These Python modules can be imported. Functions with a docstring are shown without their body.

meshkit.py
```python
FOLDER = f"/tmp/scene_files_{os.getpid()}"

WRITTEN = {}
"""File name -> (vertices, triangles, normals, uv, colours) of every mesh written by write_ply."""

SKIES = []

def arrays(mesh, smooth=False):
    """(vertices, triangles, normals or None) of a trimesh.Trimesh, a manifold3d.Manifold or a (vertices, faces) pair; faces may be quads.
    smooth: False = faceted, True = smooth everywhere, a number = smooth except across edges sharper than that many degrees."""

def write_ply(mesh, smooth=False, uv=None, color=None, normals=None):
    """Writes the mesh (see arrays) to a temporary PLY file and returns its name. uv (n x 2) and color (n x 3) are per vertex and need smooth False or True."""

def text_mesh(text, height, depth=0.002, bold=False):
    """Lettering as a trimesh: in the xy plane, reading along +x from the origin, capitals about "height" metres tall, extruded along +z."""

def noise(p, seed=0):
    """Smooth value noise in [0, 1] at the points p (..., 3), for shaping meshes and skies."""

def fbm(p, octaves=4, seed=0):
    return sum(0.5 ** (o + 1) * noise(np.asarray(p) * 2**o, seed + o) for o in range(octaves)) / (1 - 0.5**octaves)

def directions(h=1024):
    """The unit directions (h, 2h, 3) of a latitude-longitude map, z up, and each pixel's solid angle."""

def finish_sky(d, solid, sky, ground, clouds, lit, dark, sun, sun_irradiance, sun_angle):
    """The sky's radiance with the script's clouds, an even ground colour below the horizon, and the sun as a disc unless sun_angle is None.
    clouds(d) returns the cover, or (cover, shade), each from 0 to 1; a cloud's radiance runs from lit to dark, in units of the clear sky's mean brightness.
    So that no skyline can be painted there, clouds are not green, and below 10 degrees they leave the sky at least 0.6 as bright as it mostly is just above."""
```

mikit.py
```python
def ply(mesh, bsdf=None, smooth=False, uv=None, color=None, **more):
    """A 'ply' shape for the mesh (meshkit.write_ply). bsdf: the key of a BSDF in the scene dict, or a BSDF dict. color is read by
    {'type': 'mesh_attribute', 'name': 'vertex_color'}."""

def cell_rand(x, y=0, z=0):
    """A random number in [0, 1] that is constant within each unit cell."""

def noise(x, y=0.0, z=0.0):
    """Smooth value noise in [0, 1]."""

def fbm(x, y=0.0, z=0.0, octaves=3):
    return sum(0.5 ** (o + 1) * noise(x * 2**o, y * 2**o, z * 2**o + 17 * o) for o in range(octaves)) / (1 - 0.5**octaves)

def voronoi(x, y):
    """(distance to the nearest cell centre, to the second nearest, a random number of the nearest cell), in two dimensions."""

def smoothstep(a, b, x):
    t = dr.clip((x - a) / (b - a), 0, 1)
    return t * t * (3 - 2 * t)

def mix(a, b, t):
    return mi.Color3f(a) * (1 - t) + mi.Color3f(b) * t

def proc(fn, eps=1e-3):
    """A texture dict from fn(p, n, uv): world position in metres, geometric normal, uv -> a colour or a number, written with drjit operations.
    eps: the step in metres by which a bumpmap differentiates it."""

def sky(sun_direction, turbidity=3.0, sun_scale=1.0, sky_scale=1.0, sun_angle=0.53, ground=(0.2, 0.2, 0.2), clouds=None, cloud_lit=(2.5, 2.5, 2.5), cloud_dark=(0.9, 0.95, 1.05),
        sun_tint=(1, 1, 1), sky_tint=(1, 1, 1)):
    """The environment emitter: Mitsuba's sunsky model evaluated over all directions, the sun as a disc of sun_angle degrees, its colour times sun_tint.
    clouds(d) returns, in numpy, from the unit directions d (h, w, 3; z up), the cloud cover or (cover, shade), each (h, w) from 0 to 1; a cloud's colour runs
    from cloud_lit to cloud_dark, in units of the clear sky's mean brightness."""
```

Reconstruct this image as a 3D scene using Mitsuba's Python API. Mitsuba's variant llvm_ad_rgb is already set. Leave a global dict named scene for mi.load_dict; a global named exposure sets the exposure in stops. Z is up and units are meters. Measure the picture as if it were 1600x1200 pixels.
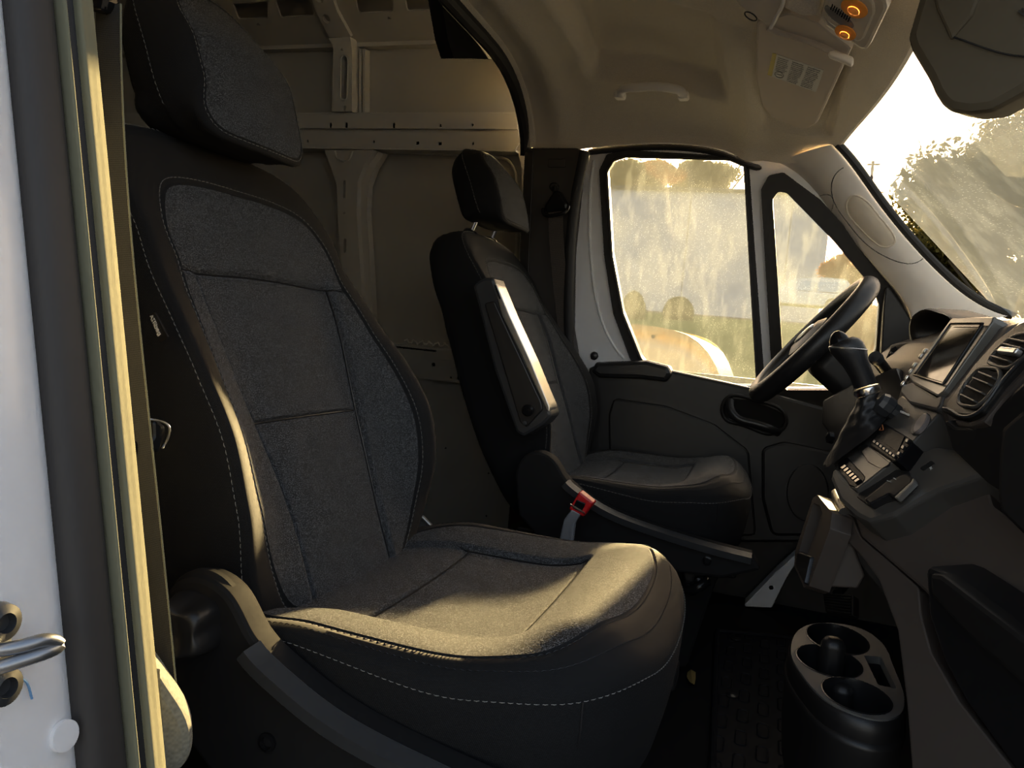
import math, random
import numpy as np, trimesh, shapely
import drjit as dr, mitsuba as mi, mikit, meshkit
from shapely.geometry import Polygon
from scipy.interpolate import splprep, splev, CubicSpline, PchipInterpolator
from mikit import noise, fbm, voronoi, smoothstep, mix

T = mi.ScalarTransform4f
rng = np.random.default_rng(7)
random.seed(7)
scene, labels = {}, {}

# ---------------------------------------------------------------- camera, sky, sun, exposure
# axes: x = towards the front of the van, y = towards the driver's side, z = up; z = 0 is the cab floor
FOCAL = 1200.0
EYE = np.array([0.0, 0.0, 0.70])
_vx, _vy = np.array([-3590., -416., FOCAL]), np.array([407., -50., FOCAL])
AX = -_vx / np.linalg.norm(_vx)
AY = _vy - AX * (AX @ _vy)
AY /= np.linalg.norm(AY)
AZ = np.cross(AX, AY)
R = np.stack([AX, AY, AZ], 1)                       # world -> lens (x right, y down, z forward)
_f, _u = R.T @ [0, 0, 1], R.T @ [0, -1, 0]
scene['camera'] = {'type': 'perspective', 'fov': math.degrees(2 * math.atan(800 / FOCAL)), 'fov_axis': 'x', 'near_clip': 0.02, 'far_clip': 500.0,
                   'to_world': T().look_at(origin=EYE.tolist(), target=(EYE + _f).tolist(), up=_u.tolist())}
SUN_AZ, SUN_EL = math.radians(3.9), math.radians(11.0)   # azimuth from the driver's side towards the front
SUN = [math.sin(SUN_AZ) * math.cos(SUN_EL), math.cos(SUN_AZ) * math.cos(SUN_EL), math.sin(SUN_EL)]
scene['sky'] = mikit.sky(SUN, turbidity=6.0, sun_scale=2.2, sky_scale=1.0, sun_angle=0.7, ground=(0.18, 0.17, 0.14), sun_tint=(0.80, 0.95, 1.06), sky_tint=(1.2, 1.03, 1.0))
exposure = 3.95


def P(x, y, Y):
    """surveying: the point of the plane at depth Y seen at a place of the picture"""
    d = R.T @ np.array([x - 800., y - 600., FOCAL])
    return EYE + d * ((Y - EYE[1]) / d[1])


def PP(x, y, p0, n):
    d = R.T @ np.array([x - 800., y - 600., FOCAL])
    n = np.asarray(n, float)
    return EYE + d * (((np.asarray(p0) - EYE) @ n) / (d @ n))


def PZ(x, y, z):
    return PP(x, y, (0, 0, z), (0, 0, 1))


# ---------------------------------------------------------------- materials
def mat(key, color, rough=0.5, spec=0.5, metallic=0.0, coat=0.0, sheen=0.0, bump=None, eps=1e-3):
    c = color if isinstance(color, dict) else {'type': 'rgb', 'value': list(color)}
    b = {'type': 'principled', 'base_color': c, 'roughness': rough, 'specular': spec, 'metallic': metallic}
    if coat:
        b['clearcoat'], b['clearcoat_gloss'] = coat, 0.95
    if sheen:
        b['sheen'], b['sheen_tint'] = sheen, 0.3
    if bump:
        b = {'type': 'bumpmap', 'arbitrary': mikit.proc(bump, eps), 'bsdf': b, 'scale': 1.0}
    scene[key] = {'type': 'twosided', 'bsdf': b}
    return key


def speckle(p, n, uv):
    a = noise(p.x * 1150, p.y * 1150, p.z * 1150)
    b = noise(p.x * 2000 + 7, p.y * 2000, p.z * 2000)
    t = smoothstep(0.47, 0.74, 0.62 * a + 0.38 * b)
    return mix((0.012, 0.0125, 0.0135), (0.168, 0.174, 0.185), t)


def speckle_sheen(p, n, uv):
    a = noise(p.x * 1150, p.y * 1150, p.z * 1150)
    b = noise(p.x * 2000 + 7, p.y * 2000, p.z * 2000)
    return 0.35 + 0.65 * smoothstep(0.47, 0.74, 0.62 * a + 0.38 * b)


def twill(p, n, uv):
    t = 0.5 + 0.5 * dr.sin((p.x + p.z * 0.8 + p.y * 1.3) * 2600)
    return mix((0.0075, 0.0078, 0.0085), (0.020, 0.0208, 0.0225), t * noise(p.x * 900, p.y * 900, p.z * 900))


def grain(scale, amp):
    return lambda p, n, uv: amp * fbm(p.x * scale, p.y * scale, p.z * scale, 2)


def back_seams(p, n, uv):
    """sewn seams of the backrest insert: uv are metres across and up the backrest"""
    a, l = dr.abs(uv.x), uv.y
    w = 0.098 + 0.045 * smoothstep(0.05, 0.42, l)
    g = dr.exp(-dr.square((a - w) / 0.004)) * smoothstep(0.425, 0.415, l)
    g = dr.maximum(g, dr.exp(-dr.square((l - 0.42 + 0.3 * uv.x * uv.x) / 0.0035)) * smoothstep(0.178, 0.168, a))
    g = dr.maximum(g, dr.exp(-dr.square((l - 0.225) / 0.003)) * smoothstep(0.0, 0.004, w - a))
    return -0.0022 * g + 0.00025 * noise(p.x * 800, p.y * 800, p.z * 800)


def cushion_seams(p, n, uv):
    x, a = uv.x, dr.abs(uv.y)
    w = 0.150 + 0 * x
    g = dr.exp(-dr.square((a - w) / 0.004)) * smoothstep(-0.205, -0.215, x) * smoothstep(-0.40, -0.39, x)
    g = dr.maximum(g, dr.exp(-dr.square((x + 0.21) / 0.004)) * smoothstep(0.0, 0.004, w - a))
    g = dr.maximum(g, dr.exp(-dr.square((x + 0.385) / 0.004)) * smoothstep(0.0, 0.004, w - a))
    return -0.0022 * g + 0.00025 * noise(p.x * 800, p.y * 800, p.z * 800)


mat('m_speckle_back', mikit.proc(speckle), 0.9, 0.15, sheen=mikit.proc(speckle_sheen), bump=back_seams)
mat('m_speckle_cushion', mikit.proc(speckle), 0.9, 0.15, sheen=mikit.proc(speckle_sheen), bump=cushion_seams)
mat('m_speckle', mikit.proc(speckle), 0.9, 0.15, sheen=mikit.proc(speckle_sheen))
mat('m_twill', mikit.proc(twill), 0.85, 0.15, sheen=1.0)
mat('m_thread', (0.17, 0.166, 0.155), 0.7)
mat('m_black', (0.0125, 0.0118, 0.0115), 0.42, bump=grain(1600, 0.00012))
mat('m_black_smooth', (0.012, 0.012, 0.013), 0.32)
mat('m_dash', (0.056, 0.045, 0.038), 0.55, bump=grain(1300, 0.0002))
mat('m_dash_light', (0.060, 0.057, 0.052), 0.42, bump=grain(1500, 0.00015))
mat('m_gloss', (0.008, 0.008, 0.009), 0.16, 0.22)
mat('m_leather', (0.014, 0.014, 0.015), 0.38)
mat('m_trim_grey', (0.030, 0.032, 0.035), 0.38)
mat('m_silver', (0.62, 0.61, 0.58), 0.28, metallic=0.9)
mat('m_steel', (0.34, 0.35, 0.37), 0.36, metallic=0.9)
mat('m_chrome', (0.8, 0.8, 0.8), 0.12, metallic=1.0)
mat('m_rubber', (0.018, 0.018, 0.019), 0.6)
mat('m_headliner', mikit.proc(lambda p, n, uv: mix((0.60, 0.54, 0.45), (0.72, 0.655, 0.55), noise(p.x * 700, p.y * 700, p.z * 700))), 0.95, 0.1, sheen=0.2)
mat('m_visor', (0.58, 0.51, 0.44), 0.85, 0.2)
mat('m_pillar', (0.84, 0.79, 0.72), 0.5, 0.4)
mat('m_pillar_pad', (0.74, 0.66, 0.54), 0.6, 0.3)
mat('m_white', (0.78, 0.78, 0.79), 0.22, coat=0.6)
mat('m_cargo', mikit.proc(lambda p, n, uv: mix((0.31, 0.30, 0.265), (0.38, 0.365, 0.325), fbm(p.x * 4, p.y * 4, p.z * 4))), 0.45, 0.4)
mat('m_cargo_rib', (0.42, 0.405, 0.36), 0.4, 0.4)
mat('m_hole_shade', (0.004, 0.004, 0.004), 0.9)  # near-black paint for the shade inside openings and recesses
mat('m_webbing', mikit.proc(lambda p, n, uv: mix((0.030, 0.031, 0.032), (0.052, 0.053, 0.053), 0.5 + 0.5 * dr.sin(p.z * 4200))), 0.7, 0.3, sheen=0.3)
mat('m_webbing_brown', mikit.proc(lambda p, n, uv: mix((0.045, 0.038, 0.033), (0.075, 0.064, 0.055), 0.5 + 0.5 * dr.sin(p.z * 2400))), 0.7, 0.3, sheen=0.3)
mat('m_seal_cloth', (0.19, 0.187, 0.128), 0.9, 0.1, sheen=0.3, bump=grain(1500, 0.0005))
mat('m_anchor_cover', mikit.proc(lambda p, n, uv: mix((0.16, 0.155, 0.12), (0.26, 0.25, 0.2), noise(p.x * 500, p.y * 500, p.z * 500))), 0.7, 0.3)
mat('m_bpillar', (0.035, 0.031, 0.029), 0.5)
mat('m_red', (0.55, 0.012, 0.015), 0.35)
mat('m_clear_grey', (0.20, 0.21, 0.225), 0.2, 0.6)
mat('m_shield', (0.010, 0.010, 0.0105), 0.7, 0.2)
mat('m_floor', (0.007, 0.007, 0.0075), 0.8, 0.2)
mat('m_mat', (0.007, 0.0078, 0.0105), 0.6, 0.25)
mat('m_lens_grey', (0.62, 0.55, 0.44), 0.35)
mat('m_paper', (0.62, 0.61, 0.58), 0.7)
mat('m_yellow', (0.55, 0.45, 0.10), 0.7)
mat('m_ink', (0.12, 0.12, 0.13), 0.7)
mat('m_screen', (0.006, 0.006, 0.007), 0.05, 0.25)
mat('m_display', (0.006, 0.006, 0.007), 0.45, 0.05)
mat('m_mirror_shell', (0.115, 0.098, 0.068), 0.6, 0.3)


# ---------------------------------------------------------------- mesh helpers
def numbered(key):
    if key not in scene and key not in labels:
        return key
    k = 1
    while f'{key}_{k:03d}' in scene or f'{key}_{k:03d}' in labels:
        k += 1
    return f'{key}_{k:03d}'


def note(key, label=None, category=None, group=None, kind=None):
    d = labels.setdefault(key, {})
    for k, v in (('label', label), ('category', category), ('group', group), ('kind', kind)):
        if v:
            d[k] = v
    return key


def thing(name, label, category, group=None):
    key = numbered(name)
    return note(key, label, category, group)


def put(name, mesh, m, parent=None, smooth=30, label=None, kind=None, **more):
    key = numbered(f'{parent}__{name}' if parent else name)
    scene[key] = mikit.ply(mesh, m, smooth=smooth, **more)
    if label or kind:
        note(key, label, kind=kind)
    return key


def single(name, mesh, m, label, category, group=None, kind=None, smooth=30, **more):
    """a thing of the setting or a thing that is one mesh"""
    key = put(name, mesh, m, smooth=smooth, **more)
    return note(key, label, category, group, kind)


def cat(*ms):
    return trimesh.util.concatenate([m for m in ms])


def grid(rows, closed=True, cap0=False, cap1=False):
    rows = np.asarray(rows, float)
    k, n = rows.shape[:2]
    v = rows.reshape(-1, 3)
    i = np.arange(k - 1)[:, None] * n
    j = np.arange(n if closed else n - 1)[None]
    a, b = (i + j).ravel(), (i + (j + 1) % n).ravel()
    f = np.vstack([np.stack([a, b, b + n], 1), np.stack([a, b + n, a + n], 1)])
    extra = []
    for flag, r, flip in ((cap0, 0, True), (cap1, k - 1, False)):
        if flag:
            c = len(v)
            v = np.vstack([v, rows[r].mean(0)])
            q = np.arange(n)
            t = np.stack([r * n + q, r * n + (q + 1) % n, np.full(n, c)], 1)
            extra.append(t[:, ::-1] if flip else t)
    return trimesh.Trimesh(v, np.vstack([f] + extra), process=False)


def spline(pts, n, closed=False, s=0):
    pts = np.asarray(pts, float)
    if closed:
        pts = np.vstack([pts, pts[:1]])
    tck, _ = splprep(pts.T, s=s, per=closed, k=min(3, len(pts) - 1))
    u = np.linspace(0, 1, n, endpoint=not closed)
    fine = np.array(splev(np.linspace(0, 1, 40 * len(pts)), tck)).T
    L = np.r_[0, np.cumsum(np.linalg.norm(np.diff(fine, axis=0), axis=1))]
    uu = np.interp(u * L[-1], L, np.linspace(0, 1, len(fine)))
    return np.array(splev(uu, tck)).T


def poly_path(pts, n, closed=False):
    pts = np.asarray(pts, float)
    if closed:
        pts = np.vstack([pts, pts[:1]])
    L = np.r_[0, np.cumsum(np.linalg.norm(np.diff(pts, axis=0), axis=1))]
    q = np.linspace(0, L[-1], n, endpoint=not closed)
    return np.stack([np.interp(q, L, pts[:, k]) for k in range(pts.shape[1])], 1)


def frames(path, up=(0, 0, 1), closed=False):
    t = np.gradient(path, axis=0) if not closed else np.roll(path, -1, 0) - np.roll(path, 1, 0)
    t /= np.linalg.norm(t, axis=1, keepdims=True)
    up = np.broadcast_to(np.asarray(up, float), path.shape)
    a = np.cross(t, up)
    a /= np.maximum(np.linalg.norm(a, axis=1, keepdims=True), 1e-9)
    return t, a, np.cross(a, t)


def sweep(path, section, up=(0, 0, 1), closed=False, scale=None, closed_section=True):
    """section: 2D points (side, up) swept along the path"""
    path = np.asarray(path, float)
    t, a, b = frames(path, up, closed)
    sec = np.asarray(section, float)
    sc = np.ones(len(path)) if scale is None else np.asarray(scale)
    rows = path[:, None] + sc[:, None, None] * (a[:, None] * sec[None, :, :1] + b[:, None] * sec[None, :, 1:])
    if closed:
        rows = np.concatenate([rows, rows[:1]])
    return grid(rows, closed_section, cap0=not closed and closed_section, cap1=not closed and closed_section)


def circle(r, n=12, ry=None):
    t = np.arange(n) * 2 * np.pi / n
    return np.stack([np.cos(t) * r, np.sin(t) * (ry or r)], 1)


def tube(path, r, n=10, closed=False, up=(0.13, 0.29, 0.95), scale=None):
    return sweep(path, circle(r, n), up, closed, scale)


def rbox(size, r=0.005, seg=3):
    """rounded box around the origin"""
    import manifold3d as m3
    s = np.asarray(size, float) / 2 - r
    ball = m3.Manifold.sphere(r, 8 * seg // 2 * 2)
    m = m3.Manifold.batch_hull([ball.translate((sx * s[0], sy * s[1], sz * s[2])) for sx in (-1, 1) for sy in (-1, 1) for sz in (-1, 1)]).to_mesh()
    return trimesh.Trimesh(m.vert_properties[:, :3], m.tri_verts, process=False)


def moved(mesh, o=(0, 0, 0), ex=(1, 0, 0), ey=(0, 1, 0), ez=(0, 0, 1)):
    v = np.asarray(mesh.vertices)
    return trimesh.Trimesh(np.asarray(o) + v[:, :1] * np.asarray(ex) + v[:, 1:2] * np.asarray(ey) + v[:, 2:] * np.asarray(ez), mesh.faces, process=False)


def unit(v):
    v = np.asarray(v, float)
    return v / np.linalg.norm(v)


def plane_of(pts, towards):
    """a frame of the best plane through the points, its normal on the side of 'towards'"""
    pts = np.asarray(pts, float)
    o = pts.mean(0)
    _, _, vt = np.linalg.svd(pts - o)
    n = vt[2] * np.sign(vt[2] @ np.asarray(towards, float))
    a = unit(np.cross((0, 0, 1), n)) if abs(n[2]) < 0.95 else unit(np.cross(n, (1, 0, 0)))
    return o, a, np.cross(n, a), n


def round_poly(p2, r):
    p = p2 if isinstance(p2, Polygon) else Polygon(p2)
    if r > 0:
        p = p.buffer(-r, quad_segs=8).buffer(2 * r, quad_segs=8).buffer(-r, quad_segs=8)
    return p


def ring2(p, n):
    c = np.asarray(p.exterior.coords)[:-1]
    q = Polygon(c)
    if not q.exterior.is_ccw:
        c = c[::-1]
    return poly_path(c, n, True)


def plate2(poly, depth, bevel=0.0, n=96):
    """polygon in xy (z=0 the front face, towards +z), going back by depth; edges of the front face bevelled; holes kept when bevel is 0"""
    if bevel <= 0:
        m = trimesh.creation.extrude_polygon(poly, depth, engine='earcut')
        m.apply_translation((0, 0, -depth))
        return m
    o = ring2(poly, n)
    t = np.roll(o, -1, 0) - np.roll(o, 1, 0)
    nn = np.stack([-t[:, 1], t[:, 0]], 1)
    nn /= np.linalg.norm(nn, axis=1, keepdims=True)
    rows = []
    for ins, z in ((bevel, 0), (bevel * 0.3, -bevel * 0.3), (0, -bevel), (0, -depth)):
        q = o + nn * ins
        rows.append(np.c_[q, np.full(n, z)])
    side = grid(rows, True)
    side.faces = side.faces[:, ::-1]
    caps = []
    for r, flip in ((rows[0], False), (rows[-1], True)):
        q = Polygon(r[:, :2])
        if not q.is_valid:
            q = q.buffer(0)
            q = max(getattr(q, 'geoms', [q]), key=lambda g: g.area)
        v2, f2 = trimesh.creation.triangulate_polygon(q, engine='earcut')
        caps.append(trimesh.Trimesh(np.c_[v2, np.full(len(v2), r[0, 2])], f2[:, ::-1] if flip else f2, process=False))
    return cat(side, *caps)


def plate(pts, depth, towards, r=0.0, bevel=0.0, holes=(), n=96, frame=None):
    """a solid plate: the outline pts (3D, about flat) is its front face on the side of 'towards'"""
    o, a, b, nrm = frame or plane_of(pts, towards)
    flat = lambda q: np.stack([(np.asarray(q, float) - o) @ a, (np.asarray(q, float) - o) @ b], 1)
    poly = round_poly(flat(pts), r)
    for h, hr in holes:
        poly = poly.difference(round_poly(flat(h), hr))
    return moved(plate2(poly, depth, bevel, n), o, a, b, nrm)


def lathe(profile, n=40, o=(0, 0, 0), axis=(0, 0, 1)):
    """profile: (radius, height) along the axis"""
    axis = unit(axis)
    a = unit(np.cross(axis, (0.3, 0.8, 0.5)))
    b = np.cross(axis, a)
    t = np.arange(n) * 2 * np.pi / n
    rows = [np.asarray(o) + axis * h + r * (np.cos(t)[:, None] * a + np.sin(t)[:, None] * b) for r, h in profile]
    return grid(rows, True, True, True)


def hit(mesh, x, y, lift=0.0):
    """surveying: the first point of the mesh on a line of sight of the picture, lifted towards the eye"""
    d = R.T @ np.array([x - 800., y - 600., FOCAL])
    v = np.asarray(mesh.vertices)
    a, b, c = (v[mesh.faces[:, k]] for k in range(3))
    e1, e2 = b - a, c - a
    h = np.cross(d, e2)
    det = (e1 * h).sum(1)
    det = np.where(np.abs(det) < 1e-14, 1e-14, det)
    s = EYE - a
    u = (s * h).sum(1) / det
    q = np.cross(s, e1)
    w = (q @ d) / det
    t = (e2 * q).sum(1) / det
    ok = (u >= -1e-6) & (w >= -1e-6) & (u + w <= 1 + 1e-6) & (t > 0)
    return EYE + d * t[ok].min() - unit(d) * lift if ok.any() else None


def lay(mesh, pts, n=60, lift=.0005, closed=False):
    q = spline(pts, n, closed)
    return np.array([p for p in (hit(mesh, x, y, lift) for x, y in q) if p is not None])


def dashes(path, dash=0.0050, gap=0.0026, r=0.00055, nrm=None, lift=0.0):
    """a row of stitches along a path"""
    path = np.asarray(path, float)
    L = np.r_[0, np.cumsum(np.linalg.norm(np.diff(path, axis=0), axis=1))]
    s = np.arange(0, L[-1] - dash, dash + gap)
    at = lambda q, arr: np.stack([np.interp(q, L, arr[:, k]) for k in range(3)], 1)
    p0, p1 = at(s, path), at(s + dash, path)
    t = p1 - p0
    t /= np.linalg.norm(t, axis=1, keepdims=True)
    if nrm is None:
        up = np.tile([0.2, -0.9, 0.4], (len(s), 1))
    else:
        up = at(s + dash / 2, np.asarray(nrm, float))
    a = np.cross(t, up)
    a /= np.maximum(np.linalg.norm(a, axis=1, keepdims=True), 1e-9)
    b = np.cross(a, t)
    b *= np.sign((b * up).sum(1, keepdims=True))
    pm = (p0 + p1) / 2 + b * r * 1.3
    p0, p1, pm = p0 + b * lift - b * r * .3, p1 + b * lift - b * r * .3, pm + b * lift
    c = [(1, 0), (0, 1), (-1, 0), (0, -1)]
    rows = np.stack([np.stack([q + a * (x * r * w) + b * (y * r * w) for x, y in c], 1) for q, w in ((p0, .6), (pm, 1.0), (p1, .6))], 1)  # m,3,4,3
    m = len(s)
    base = np.arange(m)[:, None, None] * 12
    f = []
    for k in range(2):
        for j in range(4):
            q = [k * 4 + j, k * 4 + (j + 1) % 4, (k + 1) * 4 + (j + 1) % 4, (k + 1) * 4 + j]
            f += [[q[0], q[1], q[2]], [q[0], q[2], q[3]]]
    f = (base + np.array(f)[None]).reshape(-1, 3)
    return trimesh.Trimesh(rows.reshape(-1, 3), f, process=False)


# ---------------------------------------------------------------- seats (built around x forward, y across, in the passenger seat's place with y = 0 in its middle)
def sstep(a, b, x):
    t = np.clip((np.asarray(x, float) - a) / (b - a), 0, 1)
    return t * t * (3 - 2 * t)


NL = 420
# backrest: a across (y), l along the leaning backrest, depth along its normal
B0 = np.array([-0.478, 0, 0.355])
BE, BN = unit((-0.415, 0, 0.91)), unit((0.91, 0, 0.415))
_half = [(0, -.075), (.10, -.073), (.165, -.05), (.212, .02), (.237, .09), (.248, .16), (.248, .22), (.241, .295), (.230, .36), (.222, .42), (.213, .465), (.217, .51), (.211, .565), (.188, .605), (.13, .627), (0, .633)]
_pts = np.array(_half + [(-a, l) for a, l in _half[-2:0:-1]])
BACK_OUT = spline(_pts, NL, True)
HALF_W = CubicSpline([-.10, -.03, .02, .09, .16, .22, .295, .36, .42, .51, .565, .65], [.16, .18, .212, .237, .248, .248, .241, .230, .222, .217, .211, .18])


def back_row(a):
    return .42 - .3 * np.asarray(a) ** 2


def back_depth(a, l):
    t = np.abs(a) / HALF_W(np.clip(l, -.1, .6))
    bol = PchipInterpolator([-.12, -.02, .05, .13, .2, .28, .34, .40, .46, .56, .7], [-.034, -.022, .012, .046, .056, .045, .030, .016, .006, 0, 0])(np.clip(l, -.12, .7))
    d = bol * 1.2 * sstep(.40, 1.04, t)
    d += 0.012 * np.exp(-((l - .16) / .12) ** 2) * (1 - sstep(.2, .7, t))         # lumbar
    w = 0.098 + 0.045 * sstep(.05, .42, l)
    d += 0.006 * (sstep(w - .006, w + .012, np.abs(a)) - 1) * (l < .46) * sstep(.45, .41, l)
    d -= 0.020 * sstep(.48, .64, l)                                                # the top leans away
    g = np.exp(-((np.abs(a) - w) / .0035) ** 2) * sstep(.425, .415, l)               # sewn seams
    g = np.maximum(g, np.exp(-((l - back_row(a)) / .0035) ** 2) * sstep(.178, .168, np.abs(a)))
    g = np.maximum(g, np.exp(-((l - .225) / .003) ** 2) * (np.abs(a) < w))
    d -= .004 * g
    return d


def loops(out, centre, prof, depth_fn, o, e1, e2, n, shrink=None):
    """rows of points; prof: (s, weight of the front's depth, added depth)"""
    rows, uvs = [], []
    for s, w, dz in prof:
        m = 1 - (1 - shrink(out)) * sstep(1.0, .88, s) if shrink else 1.0
        q = np.asarray(centre) + s * np.reshape(m, (-1, 1)) * (out - centre)
        d = w * depth_fn(q[:, 0], q[:, 1]) + dz
        rows.append(np.asarray(o) + q[:, :1] * e1 + q[:, 1:] * e2 + d[:, None] * n)
        uvs.append(q)
    return np.array(rows), np.array(uvs)


def outward(rows, k, centre):
    v = rows[k] - centre
    return v / np.linalg.norm(v, axis=1, keepdims=True)


def headrest_out():
    h = [(0, -.115), (.07, -.114), (.115, -.105), (.138, -.06), (.143, 0), (.138, .055), (.118, .100), (.066, .123), (0, .129)]
    p = np.array(h + [(-a, l) for a, l in h[-2:0:-1]])
    return spline(p * [.875, .93], 200, True)


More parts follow.
